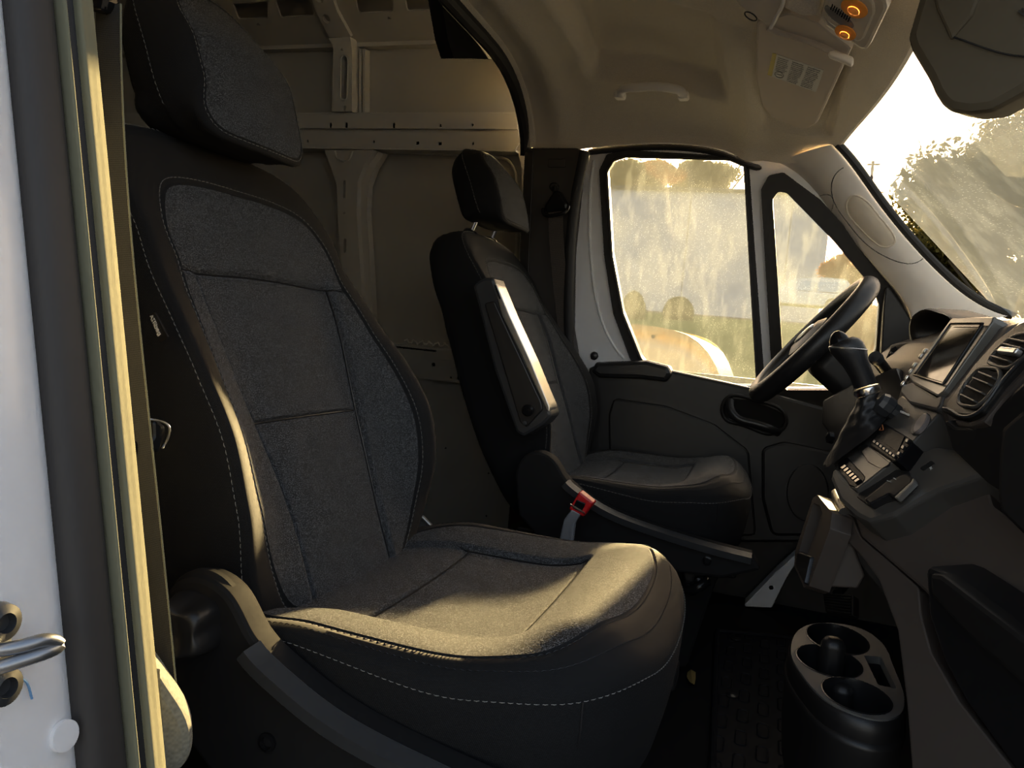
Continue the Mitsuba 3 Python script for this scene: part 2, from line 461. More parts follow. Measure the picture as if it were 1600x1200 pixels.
def build_seat(name, label, group, off, head=0.0, tall=1.0):
    off = np.asarray(off, float)
    t = thing(name, label, 'car seat', group)
    mv = lambda m: trimesh.Trimesh(np.asarray(m.vertices) + off, m.faces, process=False)
    # ---- backrest
    prof = [(s, 1, 0) for s in np.r_[0.004, np.linspace(.02, .805, 110)]]
    k_ins = len(prof) - 1
    prof += [(.818, 1, -.0025), (.832, 1, .000), (.86, 1, 0), (.89, 1, 0), (.92, 1, 0), (.945, 1, -.001), (.962, 1, -.004), (.976, .98, -.010)]
    k_side = len(prof) - 1
    prof += [(.984, .95, -.017), (.993, .88, -.030), (1.0, .75, -.046), (1.0, .6, -.058), (1.004, .5, -.068), (1.0, .25, -.085), (.99, 0, -.10), (.965, 0, -.115), (.93, 0, -.123), (.8, 0, -.127), (.5, 0, -.13), (.05, 0, -.13)]
    rows, uv = loops(BACK_OUT, np.array([0, .24]), prof, back_depth, B0 + off, np.array([0, 1., 0]), BE, BN,
                     lambda o: 1 - .055 * sstep(.42, .60, o[:, 1]))
    b = put('backrest', grid(rows[k_ins:], True, False, True), 'm_twill', t, smooth=True)
    m = grid(rows[:k_ins + 1], True, True)
    u = np.vstack([uv[:k_ins + 1].reshape(-1, 2), uv[0].mean(0)])
    put('insert', m, 'm_speckle_back', b, smooth=True, uv=u, label='speckled grey fabric insert of the backrest')
    c = rows[:k_side].mean((0, 1))
    st = [dashes(np.vstack([rows[k_ins + 2], rows[k_ins + 2][:1]]), nrm=np.tile(BN, (NL + 1, 1)), lift=.0006)]
    ow = outward(rows, k_side, c)
    st.append(dashes(np.vstack([rows[k_side], rows[k_side][:1]]), nrm=np.vstack([ow, ow[:1]]), lift=.0006))
    put('stitching', cat(*st), 'm_thread', b, smooth=False, kind='stuff', label='pale stitching along the backrest seams')
    seam = []
    bp = lambda q: (B0 + off) + q[:, :1] * np.array([0, 1., 0]) + q[:, 1:] * BE + (back_depth(q[:, 0], q[:, 1]) + .001)[:, None] * BN
    ls = np.linspace(.0, .415, 60)
    for sg in (-1, 1):
        seam.append(np.stack([sg * (.098 + .045 * sstep(.05, .42, ls)), ls], 1))
    aa = np.linspace(-.172, .172, 50)
    seam.append(np.stack([aa, back_row(aa)], 1))
    aa = np.linspace(-.116, .116, 30)
    seam.append(np.stack([aa, np.full(30, .225)], 1))
    put('seam', cat(*[tube(bp(q), .0011, 5, up=BN) for q in seam]), 'm_black_smooth', b, label='dark sewn seams across the backrest insert')
    # ---- headrest
    ho = np.array([-.737, 0, .976 + head + .118 * (tall - 1)]) + off
    he, hn = unit((-.36, 0, .93)), unit((.93, 0, .36))
    hd = lambda a, l: .046 - .030 * (a / .15) ** 2 - .012 * (l / .115) ** 2 - 0.030 * sstep(.0, .115, l)
    out = headrest_out() * [1 - .25 * (tall - 1), tall]
    prof = [(s, 1, 0) for s in np.r_[0.01, np.linspace(.06, .80, 18)]]
    ki = len(prof) - 1
    prof += [(.815, 1, -.002), (.83, 1, .0), (.88, 1, -.002), (.93, 1, -.009), (.97, .95, -.020), (.99, .8, -.027), (1.0, .55, -.030), (1.003, .3, -.030)]
    ks = len(prof) - 1
    prof += [(.998, .2, -.030), (.99, 0, -.030), (.97, 0, -.045), (.93, 0, -.060), (.86, 0, -.071), (.68, 0, -.079), (.3, 0, -.083), (.02, 0, -.084)]
    hr, _ = loops(out, np.array([0, 0.]), prof, hd, ho, np.array([0, 1., 0]), he, hn, lambda o: 1 + .14 * sstep(-.05, -.10, o[:, 1]) - .05 * sstep(.05, .1, o[:, 1]))
    low = sstep(.0, -.12, out[:, 1])[None, :, None]
    hr = hr - he * (-.42 * np.clip(.045 - ((hr - ho) @ hn), 0, 1)[..., None] * low)
    up_ = out[:, 1] > -.088
    h = put('headrest', grid(hr[ki:], True, False, True), 'm_twill', t, smooth=True)
    put('insert', grid(hr[:ki + 1], True, True), 'm_speckle', h, smooth=True, label='speckled grey fabric insert of the headrest')
    c = hr[:ks].mean((0, 1))
    o1 = outward(hr, ks, c)
    put('stitching', cat(dashes(np.vstack([hr[ki + 2], hr[ki + 2][:1]]), nrm=np.tile(hn, (201, 1)), lift=.0006, dash=.005),
                         dashes(hr[ks][up_], nrm=o1[up_], lift=.0006, dash=.005)), 'm_thread', h, smooth=False, kind='stuff', label='pale stitching along the headrest seams')
    for y in (-.07, .07):
        p0, p1 = np.array([-.792, y, .86]) + off, np.array([-.755, y, .96]) + off
        pk = put('headrest_post', tube(np.linspace(p0, p1, 4), .0055, 12), 'm_chrome', t, label='chrome headrest post')
        e = p1 - p0
        put('guide_sleeve', lathe([(.017, 0), (.019, .003), (.018, .011), (.012, .016), (.006, .017)], 24, np.array([-.777, y, .900]) + off, e), 'm_black_smooth', pk)
    # ---- cushion: out (x, y)
    ch = [(-.065, 0), (-.068, .08), (-.080, .15), (-.107, .208), (-.147, .242), (-.21, .258), (-.32, .260), (-.43, .254), (-.50, .235), (-.535, .18), (-.545, .08), (-.546, 0)]
    out = spline(np.array(ch + [(x, -y) for x, y in ch[-2:0:-1]]), NL, True)

    def cd(x, y):
        f = sstep(-.12, -.22, x)
        ay = np.abs(y)
        d = .374 + .046 * np.exp(-((x + .135) / .075) ** 2) * (1 - .55 * sstep(.14, .26, ay)) + .004 * sstep(.02, .2, ay)
        d += (.011 * sstep(.130, .235, ay)) * f
        g = np.exp(-((ay - .150) / .0035) ** 2) * sstep(-.205, -.215, x) * sstep(-.40, -.39, x)
        g = np.maximum(g, np.exp(-((x + .21) / .0035) ** 2) * (ay < .15))
        g = np.maximum(g, np.exp(-((x + .385) / .0035) ** 2) * (ay < .15))
        d -= .004 * g
        d -= .006 * (1 - sstep(.143, .162, ay)) * sstep(-.200, -.218, x) * (1 - sstep(-.395, -.375, x) * 0)
        d -= .02 * sstep(-.40, -.54, x)
        return d
    prof = [(s, 1, 0) for s in np.r_[0.004, np.linspace(.02, .87, 110)]]
    ki = len(prof) - 1
    prof += [(.88, 1, -.0025), (.89, 1, -.0005), (.92, 1, -.002), (.945, 1, -.006), (.965, 1, -.010), (.98, 1, -.014), (.992, 1, -.019), (1.0, 1, -.026)]
    ks = len(prof) - 1
    prof += [(1.0, 1, -.034), (1.003, 1, -.05), (1.0, .8, .012), (.985, .6, .055), (.965, .6, .02), (.94, .6, -.0), (.6, .6, -.01), (.05, .6, -.01)]
    cr, uv = loops(out, np.array([-.30, 0]), prof, cd, off, np.array([1., 0, 0]), np.array([0, 1., 0]), np.array([0, 0, 1.]), lambda o: 1 - .06 * sstep(-.16, -.08, o[:, 0]))
    for k in range(len(cr)):
        wk = np.interp(k, [ki + 2, ks - 1, ks + 2, ks + 3], [0, 1, 1, 0])
        cr[k, :, 2] += .016 * wk * sstep(-.20, -.44, cr[k, :, 0] - off[0])
    cu = put('cushion', grid(cr[ki:], True, False, True), 'm_twill', t, smooth=True)
    put('insert', grid(cr[:ki + 1], True, True), 'm_speckle_cushion', cu, smooth=True, uv=np.vstack([uv[:ki + 1].reshape(-1, 2), uv[0].mean(0)]), label='speckled grey fabric insert of the seat cushion')
    cpt = lambda q: off + np.c_[q, cd(q[:, 0], q[:, 1]) + .001]
    xs = np.linspace(-.40, -.21, 30)
    ys = np.linspace(-.15, .15, 30)
    seam = [np.stack([xs, np.full(30, sg * .15)], 1) for sg in (-1, 1)] + [np.stack([np.full(30, x), ys], 1) for x in (-.21, -.385)]
    put('seam', cat(*[tube(cpt(q), .0011, 5) for q in seam]), 'm_black_smooth', cu, label='dark sewn seams across the cushion insert')
    c = cr[:ks].mean((0, 1))
    o1 = outward(cr, ks, c)
    cl = lambda a: np.vstack([a, a[:1]])
    up = np.tile([0, 0, 1.], (NL + 1, 1))
    put('dark_stitching', cat(dashes(cl(cr[ki + 2]), nrm=up, lift=.0004), dashes(cl(cr[ki + 4]), nrm=up, lift=.0004)), 'm_black_smooth', cu, smooth=False, kind='stuff')
    put('stitching', dashes(cl(cr[ks]), nrm=cl(o1), lift=.0006), 'm_thread', cu, smooth=False, kind='stuff', label='pale stitching along the cushion seams')
    # a vertical seam below the front corner of the near side
    i = int(np.argmin(np.abs(out[:, 0] + .125) + 10 * (out[:, 1] > 0)))
    path = np.array([cr[k][i] for k in range(ks, ks + 4)])
    path = path + 0.0005 * outward(cr, ks, c)[i]
    put('corner_seam', tube(path, .0012, 6), 'm_black_smooth', cu)
    # ---- shield along the near side with its lighter raised rim
    Y = -.272
    top = [(-.535, .375), (-.531, .408), (-.51, .434), (-.478, .438), (-.450, .423), (-.427, .394), (-.395, .373), (-.345, .350), (-.25, .327), (-.15, .312), (-.05, .303)]
    top = spline(top, 60)
    bot = [(-.03, .275), (-.10, .245), (-.30, .235), (-.46, .25), (-.52, .30)]
    mk = lambda q, y: np.c_[q[:, 0], np.full(len(q), y), q[:, 1]]
    sh = put('side_shield', mv(plate(mk(np.vstack([top, bot]), Y - .022), .03, (0, -1, 0), bevel=.006, n=160)), 'm_shield', t)
    rim = np.vstack([top[18:]])
    put('rim', mv(sweep(mk(rim + [0.0, -.010], Y - .024), [(-.011, -.006), (.007, -.014), (.007, .012), (-.006, .014)], up=(0, -1, 0))), 'm_trim_grey', sh, label='lighter grey rim of the side shield')
    for x, z in ((-.40, .30), (-.13, .275)):
        put('screw_head', mv(lathe([(.009, 0), (.009, .003), (.006, .004), (.005, .001)], 18, (x, Y - .022, z), (0, -1, 0))), 'm_gloss', sh)
    # ---- base
    bs = plate(mk(np.array([(-.50, .26), (-.10, .255), (-.115, .20), (-.15, .02), (-.55, .02)]), -.215), .43, (0, -1, 0), r=.015, bevel=.006)
    bk = put('base', mv(bs), 'm_floor', t, label='black metal seat base')
    for x, z in ((-.43, .19), (-.36, .11), (-.20, .16)):
        put('bolt', mv(lathe([(.010, 0), (.010, .005), (.004, .008)], 6, (x, -.215, z), (0, -1, 0))), 'm_gloss', bk)
    for y in (-.19, .19):
        put('slide_rail', mv(moved(rbox((.47, .05, .03), .006), (-.31, y, .24))), 'm_black_smooth', bk)
    return t


seat1 = build_seat('front_seat', 'large passenger seat of speckled grey and black fabric in the foreground, partly in sunlight', 'cab seats', (0, .88, 0), .004, 1.17)
seat2 = build_seat('front_seat', "driver's seat with a folded-up armrest, in the shade behind the steering wheel", 'cab seats', (.055, 1.81, .012), .038)

# airbag tag sewn into the near side of the passenger backrest
q = [P(231, 492, .622), P(241, 488, .62), P(262, 526, .618), P(251, 535, .62)]
tg = put('airbag_tag', plate(q, .002, (.3, -1, .1), r=.001), 'm_black', f'{seat1}__backrest', label='small black tag reading AIRbag')
ex_ = unit(q[3] - q[0])
ey_ = q[1] - q[0]
ey_ = unit(ey_ - ex_ * (ey_ @ ex_))
nn_ = np.cross(ex_, ey_)
for s, x0, bold in (('AIR', .003, False), ('bag', .0148, True)):
    put('lettering', moved(meshkit.text_mesh(s, .0050, .0006, bold), q[0] + ex_ * x0 + ey_ * .0022 + nn_ * .0004, ex_, ey_, nn_), 'm_paper', f'{seat1}__backrest', smooth=False, label='pale lettering on the airbag tag')

# recliner knob and lever of the passenger seat
kn = np.array([-.488, .602, .405])
prof = [(.052, 0), (.054, .006), (.050, .018), (.040, .026), (.036, .042), (.031, .047), (.012, .049)]
ka = unit((.25, -1, .1))
k1 = unit(np.cross(ka, (0, 0, 1)))
k2 = np.cross(k1, ka)
tt = np.arange(120) * np.pi / 60
kr = []
for r_k, h, m_ in ((.046, 0, 0), (.050, .004, .02), (.049, .012, .06), (.044, .024, .12), (.041, .040, .13), (.037, .046, .10), (.030, .048, .03), (.012, .044, 0), (.003, .043, 0)):
    rr_ = .64 * r_k * (1 + m_ * np.cos(5 * tt + .6))
    kr.append(kn + [-.004, -.012, -.012] + ka * h + (rr_ * np.cos(tt))[:, None] * k1 + (rr_ * np.sin(tt))[:, None] * k2)
put('recliner_knob', grid(np.array(kr), True, True, True), 'm_black', seat1, smooth=50, label='lobed black recliner knob')
pv = put('pivot_cover', lathe([(.045, 0), (.045, .006), (.041, .011), (.01, .013)], 48, np.array([-.49, .605, .397]), (0, -1, 0)), 'm_shield', seat1)

# driver's armrest: folded up along the near side of the backrest
F = lambda x, y, Y=1.487: P(x, y, Y)
arm_out = [F(738, 446), F(752, 434), F(771, 433), F(784, 470), F(822, 560), F(858, 634), F(862, 650), F(850, 664), F(818, 683), F(806, 676), F(772, 580)]
ar = put('armrest', plate(arm_out, .060, (0, -1, 0), r=.006, bevel=.007, n=140), 'm_trim_grey', seat2, label='grey plastic armrest folded up against the backrest')
put('side_panel', plate([F(756, 474, 1.482), F(772, 470, 1.482), F(846, 628, 1.482), F(848, 640, 1.482), F(822, 668, 1.482), F(812, 660, 1.482)], .01, (0, -1, 0), r=.004, bevel=.003), 'm_black', ar)
put('edge_strip', plate([F(770, 440, 1.481), F(776, 444, 1.481), F(796, 492, 1.481), F(830, 566, 1.481), F(859, 636, 1.481), F(858, 648, 1.481), F(848, 628, 1.481), F(818, 562, 1.481), F(784, 492, 1.481)], .055, (0, -1, 0), r=.002, bevel=.002), 'm_silver', ar, label='silver strip along the front edge of the armrest')
put('release_slot', plate([F(772, 444, 1.4795), F(775, 446, 1.4795), F(782, 466, 1.4795), F(780, 468, 1.4795)], .003, (0, -1, 0), r=.001), 'm_hole_shade', ar)
put('button', lathe([(.012, 0), (.012, .005), (.009, .008), (.003, .0085)], 24, F(825, 641, 1.473), (0, -1, 0)), 'm_gloss', ar)
put('screw_head', lathe([(.0045, 0), (.0045, .003), (.001, .0035)], 14, F(820, 661, 1.473), (0, -1, 0)), 'm_trim_grey', ar)

# buckle between the seats
bt = thing('seat_belt_buckle', "red seat belt buckle standing on a clear strap beside the driver's seat cushion", 'seat belt buckle')
G = lambda x, y, Y=1.44: P(x, y, Y)
put('body', plate([G(905, 768), G(928, 786), G(911, 808), G(888, 796)], .024, (0, -1, 0), r=.003, bevel=.004), 'm_red', bt)
put('slot', plate([G(901, 781, 1.438), G(915, 787, 1.438), G(908, 801, 1.438), G(894, 794, 1.438)], .006, (0, -1, 0), r=.002, bevel=.0015), 'm_gloss', bt, label='black push button')
put('spring_bar', tube(np.array([G(891, 788, 1.437), G(914, 802, 1.437)]), .0016, 8), 'm_chrome', bt)
put('strap', plate([G(893, 795), G(908, 803), G(898, 818), G(894, 850), G(872, 850), G(881, 812)], .012, (0, -1, 0), r=.003, bevel=.003), 'm_clear_grey', bt, label='clear grey plastic strap')

# grey buckle stalk at the far side of the passenger cushion
b2 = thing('seat_belt_buckle', 'grey belt stalk in the gap behind the far corner of the passenger cushion', 'seat belt buckle')
put('stalk', plate([P(634, 806, 1.20), P(646, 796, 1.20), P(674, 824, 1.20), P(674, 840, 1.20), P(660, 840, 1.20)], .012, (0, -1, 0), r=.002, bevel=.002), 'm_trim_mid', b2)
put('edge', tube(np.array([P(649, 797, 1.198), P(674, 823, 1.198)]), .0022, 8), 'm_silver', b2, label='bright edge of the stalk')


# ---------------------------------------------------------------- the setting: floor, cargo hold, headliner, windows, driver's door
def bx(x0, x1, y0, y1, z0, z1, r=0.0):
    m = rbox((x1 - x0, y1 - y0, z1 - z0), r) if r else trimesh.creation.box((x1 - x0, y1 - y0, z1 - z0))
    m.apply_translation(((x0 + x1) / 2, (y0 + y1) / 2, (z0 + z1) / 2))
    return m


def struct(name, mesh, m, label, smooth=30, **more):
    return single(name, mesh, m, label, None, kind='structure', smooth=smooth, **more)


fl = struct('floor', bx(-3.0, .75, .42, 2.32, -.06, 0.0), 'm_floor', 'dark floor of the cab and cargo hold')
WY = lambda z: 2.20 - .10 * (z - .45)
CW = lambda x, y, off=0.0: PP(x, y, (0, 2.2 - off, .45), (0, 1, .1))


def wall_plate(pts, depth, off=0.0, holes=(), r=0.0, bevel=0.0):
    """a plate against the driver's side cargo wall; pts as (x, z)"""
    f3 = lambda q: np.array([(x, WY(z) - off, z) for x, z in q])
    o, a, b, n = np.array([0, WY(.45) - off, .45]), np.array([1., 0, 0]), unit((0, -.1, 1)), -unit((0, 1, .1))
    return plate(f3(pts), depth, (0, -1, 0), r, bevel, [(f3(h), hr) for h, hr in holes], frame=(o, a, b, n))


def oval(cx, cz, w, h, n=16):
    t = np.arange(n) * 2 * np.pi / n
    return np.stack([cx + w / 2 * np.cos(t), cz + h / 2 * np.sin(t)], 1)


def slot(cx, cz, w, h):
    q = Polygon([(cx - 1e-4, cz - (h - w) / 2), (cx + 1e-4, cz - (h - w) / 2), (cx + 1e-4, cz + (h - w) / 2), (cx - 1e-4, cz + (h - w) / 2)]).buffer(w / 2, quad_segs=6)
    return np.asarray(q.exterior.coords)[:-1]


def sq(cx, cz, w, h):
    return np.array([(cx - w / 2, cz - h / 2), (cx + w / 2, cz - h / 2), (cx + w / 2, cz + h / 2), (cx - w / 2, cz + h / 2)])


wl = struct('wall_left', wall_plate([(-3, 0), (-.70, 0), (-.70, 1.62), (-3, 1.62)], .03, -.055), 'm_cargo', "painted steel side wall of the cargo hold behind the driver's seat")
xz = lambda x, y: CW(x, y)[[0, 2]]
# upper rail: two pierced bands with a recessed step between them
H = []
for x, y in ((516, 196), (541, 196), (615, 196)):
    H.append((slot(*xz(x, y), .010, .018), 0))
for x, y in ((688, 196), (738, 195)):
    H.append((oval(*xz(x, y), .008, .009, 10), 0))
r1 = put('rail', wall_plate([(-3, 1.268), (-.76, 1.268), (-.76, 1.315), (-3, 1.315)], .006, .0, H), 'm_cargo_rib', wl, label='upper rail with punched holes across the cargo wall')
H = [(oval(*xz(x, y), .007, .009, 10), 0) for x, y in ((482, 221), (585, 222), (740, 225))] + [(sq(*xz(x, y), .012, .009), 0) for x, y in ((653, 224), (688, 225))]
put('lower_band', wall_plate([(-3, 1.212), (-.76, 1.212), (-.74, 1.247), (-3, 1.247)], .006, .004, H), 'm_cargo_rib', r1)
put('step', wall_plate([(-3, 1.24), (-.76, 1.24), (-.76, 1.275), (-3, 1.275)], .006, -.012), 'm_cargo_rib', r1)
put('top_flange', np_m := bx(-3, -.76, WY(1.315), 2.19, 1.309, 1.315), 'm_cargo_rib', r1)
put('bottom_flange', bx(-3, -.76, WY(1.212) - .003, 2.19, 1.206, 1.212), 'm_cargo_rib', r1)
put('hole_backing', wall_plate([(-3, 1.272), (-.77, 1.272), (-.77, 1.312), (-3, 1.312)], .002, -.0065), 'm_hole_shade', r1)  # black sheet painted as the dark behind the punched holes
put('hole_backing', wall_plate([(-3, 1.215), (-.77, 1.215), (-.77, 1.240), (-3, 1.240)], .002, -.0035), 'm_hole_shade', r1)
# lower rail
H = [(oval(*xz(x, y), w, w, 12), 0) for x, y, w in ((677, 570, .014), (704, 590, .008), (716, 591, .010))] + [(sq(xz(645, 545)[0], xz(645, 545)[1], .16, .006), 0)]
r2 = put('rail', wall_plate([(-3, .523), (-.72, .523), (-.72, .615), (-3, .615)], .006, .0, H), 'm_cargo', wl, label='lower rail with punched holes across the cargo wall')
put('crease', wall_plate([(-3, .556), (-.72, .556), (-.72, .559), (-3, .559)], .003, .0015), 'm_cargo', r2)
put('crease', wall_plate([(-3, .583), (-.72, .583), (-.72, .585), (-3, .585)], .003, .0012), 'm_cargo', r2)
put('flange', bx(-3, -.72, WY(.523), 2.25, .517, .523), 'm_cargo', r2)
put('flange', bx(-3, -.72, WY(.615), 2.24, .612, .618), 'm_cargo', r2)
put('hole_backing', wall_plate([(-3, .525), (-.73, .525), (-.73, .61), (-3, .61)], .002, -.0065), 'm_hole_shade', r2)
put('lower_panel', wall_plate([(-3, .0), (-.70, .0), (-.70, .520), (-3, .520)], .004, -.035), 'm_cargo', wl)
put('rivet', cat(*[moved(trimesh.creation.icosphere(1, .003), (x, WY(z) + .03, z)) for x, z in ((-.80, .24), (-.80, .10), (-.95, .30))]), 'm_trim_grey', wl, kind='stuff')
# squiggle of seam sealer above the lower rail
xs = np.linspace(-1.12, -.90, 70)
put('sealer_bead', tube(np.stack([xs, np.full(70, WY(.63) - .0 + .05), .628 + .005 * np.sin(xs * 230) + .003 * np.sin(xs * 570)], 1), .0022, 6), 'm_cargo_rib', wl, label='wavy bead of seam sealer')


# ribs
def rib(name, left, right, holes, label, off=.012):
    pts = [xz(x, y) for x, y in left + right[::-1]]
    return put(name, wall_plate(pts, .06, off, [(slot(*xz(x, y), w, h), 0) for x, y, w, h in holes]), 'm_cargo_rib', wl, label=label)


rb = rib('upper_rib', [(522, 176), (524, 75), (516, 62)], [(553, 176), (553, 80), (550, 60)], [(541, 124, .020, .125), (537, 80, .008, .008), (542, 171, .008, .016)], 'upright rib with a long slot above the upper rail')
put('hole_backing', wall_plate([xz(526, 172), xz(550, 172), xz(550, 70), xz(526, 70)], .004, -.03), 'm_cargo', rb)
for xa, xb in ((518, 521), (556, 559), (562, 565)):
    put('flange', wall_plate([xz(xa, 175), xz(xb, 175), xz(xb, 72), xz(xa, 72)], .03, -.020), 'm_cargo_rib', rb)
s_ = slot(*xz(541, 124), .024, .130)
put('slot_lip', tube(np.array([(x, WY(z) - .013, z) for x, z in s_]), .0022, 6, closed=True, up=(0, 1, 0)), 'm_cargo_rib', rb)
lb = rib('lower_rib', [(545, 600), (538, 440), (531, 340), (529, 290), (520, 262), (510, 236)], [(573, 600), (567, 440), (560, 330), (562, 285), (572, 258), (588, 236)],
         [(541, 297, .009, .055), (541, 334, .006, .006), (542, 385, .009, .045)], 'upright rib flaring out below the upper rail')
put('hole_backing', wall_plate([xz(546, 600), xz(568, 600), xz(556, 300), xz(533, 300)], .004, -.02), 'm_hole_shade', lb)
u_ = [(523, 236), (526, 246), (535, 252), (546, 250), (551, 236)]
put('dimple', tube(np.array([CW(x, y, .013) for x, y in u_]), .003, 6, up=(0, 1, 0)), 'm_cargo_rib', lb)
put('side_flange', wall_plate([xz(573, 600), xz(585, 600), xz(577, 440), xz(570, 330), xz(572, 290), xz(582, 262), xz(597, 238), xz(588, 236), xz(572, 258), xz(562, 285), xz(560, 330), xz(567, 440)], .03, -.012), 'm_cargo_rib', lb)
put('sealer_bead', tube(np.array([CW(576 + 1.5 * math.sin(y * .35), y, -.03) for y in np.arange(300, 470, 3)]), .004, 6, up=(0, 1, 0)), 'm_cargo_rib', lb)
# pressed frame round the front bay
fr = [(600, 238), (765, 243), (795, 250), (806, 268), (808, 300), (806, 420), (800, 560)]
put('pressed_frame', tube(poly_path([CW(x, y, -.045) for x, y in fr], 60), .0045, 8, up=(0, 1, 0)), 'm_cargo_rib', wl)
put('front_post', wall_plate([xz(800, 600), xz(830, 600), xz(826, 236), xz(806, 236), xz(812, 260), xz(811, 330)], .03, -.02), 'm_cargo_rib', wl)
# roof side beam with openings, leaning in
q0, q1 = np.array([0, WY(1.525) + .03, 1.525]), np.array([0, 1.86, 1.78])
be, bn = unit(q1 - q0), None
bn = -np.cross((1., 0, 0), be)
bm = lambda x, y: PP(x, y, q0, bn)
beam = [np.array([-3, 0, 0]) + q0, np.array([-.66, 0, 0]) + q0, np.array([-.66, 0, 0]) + q1, np.array([-3, 0, 0]) + q1]
HB = [([bm(*p) for p in h], .006) for h in (((363, 6), (418, 2), (418, 28), (372, 30)), ((430, 1), (484, -2), (490, 24), (438, 27)), ((553, -12), (613, -14), (614, 18), (560, 21)), ((630, -15), (692, -18), (692, 15), (636, 17)), ((296, 8), (345, 6), (352, 31), (306, 33)))]
HB += [([bm(x - 2.5, y - 2), bm(x + 2.5, y - 2), bm(x + 2.5, y + 2), bm(x - 2.5, y + 2)], 0) for x, y in ((404, 38), (608, 28), (685, 25))]
o_ = (q0, np.array([1., 0, 0]), be, np.cross((1., 0, 0), be))
bk = put('roof_beam', plate(beam, .008, (0, -1, 0), holes=HB, frame=o_), 'm_cargo', wl, label='roof side beam with square openings')
put('hole_backing', plate([p + np.array([0, .05, .03]) for p in beam], .004, (0, -1, 0), frame=(q0 + np.array([0, .05, .03]),) + o_[1:]), 'm_cargo', bk)
put('fold', bx(-3, -.66, q0[1] - .004, 2.2, 1.515, 1.527), 'm_cargo_rib', bk)
bow = [bm(554, 62), bm(520, 62), bm(498, 20), bm(480, -40), bm(512, -40), bm(532, 22)]
bwo = np.array([0, -.02, 0])
put('roof_bow', plate([p + bwo for p in bow], .03, (0, -1, 0), holes=[([p + bwo for p in [bm(508, 28), bm(518, 25), bm(527, 50), bm(518, 54)]], .012), ([p + bwo for p in [bm(493, -12), bm(508, -12), bm(512, 8), bm(502, 10)]], .012)], frame=(q0 + bwo,) + o_[1:]), 'm_cargo_rib', bk)

cl = struct('ceiling', bx(-3.0, -.66, .42, 2.25, 1.78, 1.81), 'm_cargo', 'roof of the cargo hold')
struct('wall_right', bx(-3.0, -.62, .40, .44, 0, 1.78), 'm_cargo', 'near side wall of the cargo hold')
struct('wall_back', bx(-3.04, -3.0, .40, 2.32, 0, 1.80), 'm_cargo', 'rear doors at the end of the cargo hold')

# headliner
XH = CubicSpline([.60, .9, 1.345, 1.79, 2.06], [.085, .13, .158, .13, .085])
ZT = CubicSpline([-.70, -.5, -.3, -.1, 0, .06, .16], [1.365, 1.36, 1.33, 1.272, 1.245, 1.228, 1.213])
ZE = CubicSpline([-.70, -.5, -.3, -.1, -.03, .08, .16], [1.19, 1.20, 1.213, 1.18, 1.166, 1.185, 1.19])


def roof_z(X, Y, relief=True):
    a = np.abs(Y - 1.345)
    ye = .69
    t = np.clip((a - .30) / (ye - .30), 0, 1)
    z = ZE(X) + (ZT(X) - ZE(X)) * (1 - t ** 2.6) ** .62
    if relief:
        rx = sstep(-.515, -.47, X) * sstep(-.155, -.19, X)
        ry = sstep(.10, .15, a) * sstep(.56, .50, a)
        z = z + .045 * rx * ry
        z = z - .016 * np.exp(-((X + .60) / .035) ** 2) - .014 * np.exp(-((X + .115) / .03) ** 2) * sstep(.1, .2, a)
        z = z + .012 * sstep(-.085, -.07, X) * sstep(.075, .06, X) * sstep(.12, .16, a) * sstep(.62, .58, a)
    return z


va = np.r_[np.linspace(-.69, -.30, 60), np.linspace(-.29, .29, 50), np.linspace(.30, .69, 60)] 
rows = []
for u in np.linspace(0, 1, 130):
    Yc = 1.345 + va
    Xc = -.68 + u * (XH(np.clip(Yc, .6, 2.06)) + .68)
    rows.append(np.stack([Xc, Yc, roof_z(Xc, Yc)], 1))
rows = np.array(rows)
hl = struct('ceiling', cat(grid(rows, False), grid(rows + np.array([0, 0, .03]), False)), 'm_headliner', 'beige fabric headliner over the cab seats', smooth=40)
edge = rows[0]
put('rear_lip', tube(edge + np.array([-.004, 0, .008]), .014, 8, up=(1, 0, 0)), 'm_headliner', hl)
put('header_lip', tube(rows[-1] + np.array([0, 0, .012]), .012, 8, up=(1, 0, 0)), 'm_headliner', hl)
for x, y in ((792, 37), (835, 95)):
    pass
# roof skin above
struct('ceiling', bx(-.68, .05, .5, 2.2, 1.80, 1.83), 'm_white', 'outer roof panel over the cab')
xh = lambda x, y: PP(x, y, (-.72, 0, 0), (1, 0, 0))
single('hanging_panel', plate([xh(680, -60), xh(800, -60), xh(860, 40), xh(845, 110), xh(815, 110), xh(800, 93), xh(709, 91), xh(700, 62)], .03, (1, -1, 0), r=.006), 'm_floor', 'black panel hanging behind the rear edge of the headliner', 'panel')
rl = [rows[0][k] + np.array([-.02, .01, -.012]) for k in range(86, 170)]
single('edge_seal', tube(np.array(rl), .017, 10, up=(1, 0, 0)), 'm_rubber', 'black rubber seal along the rear edge of the headliner above the belt pillar', 'seal')

# grab handle
gh = thing('grab_handle', "beige grab handle under the headliner above the driver's door", 'handle')
Yg = 1.865
pth = spline([P(970, 150, Yg), P(972, 141, Yg - .012), P(990, 137, Yg - .026), P(1020, 135, Yg - .03), P(1050, 138, Yg - .026), P(1064, 143, Yg - .012), P(1067, 151, Yg)], 40)
put('bar', sweep(pth, circle(.0105, 12, .008), up=(0, 1, 0)), 'm_pillar', gh)
for x, y in ((969, 149), (1068, 150)):
    put('end_cap', moved(rbox((.026, .03, .018), .006), P(x, y, Yg + .008)), 'm_pillar', gh)

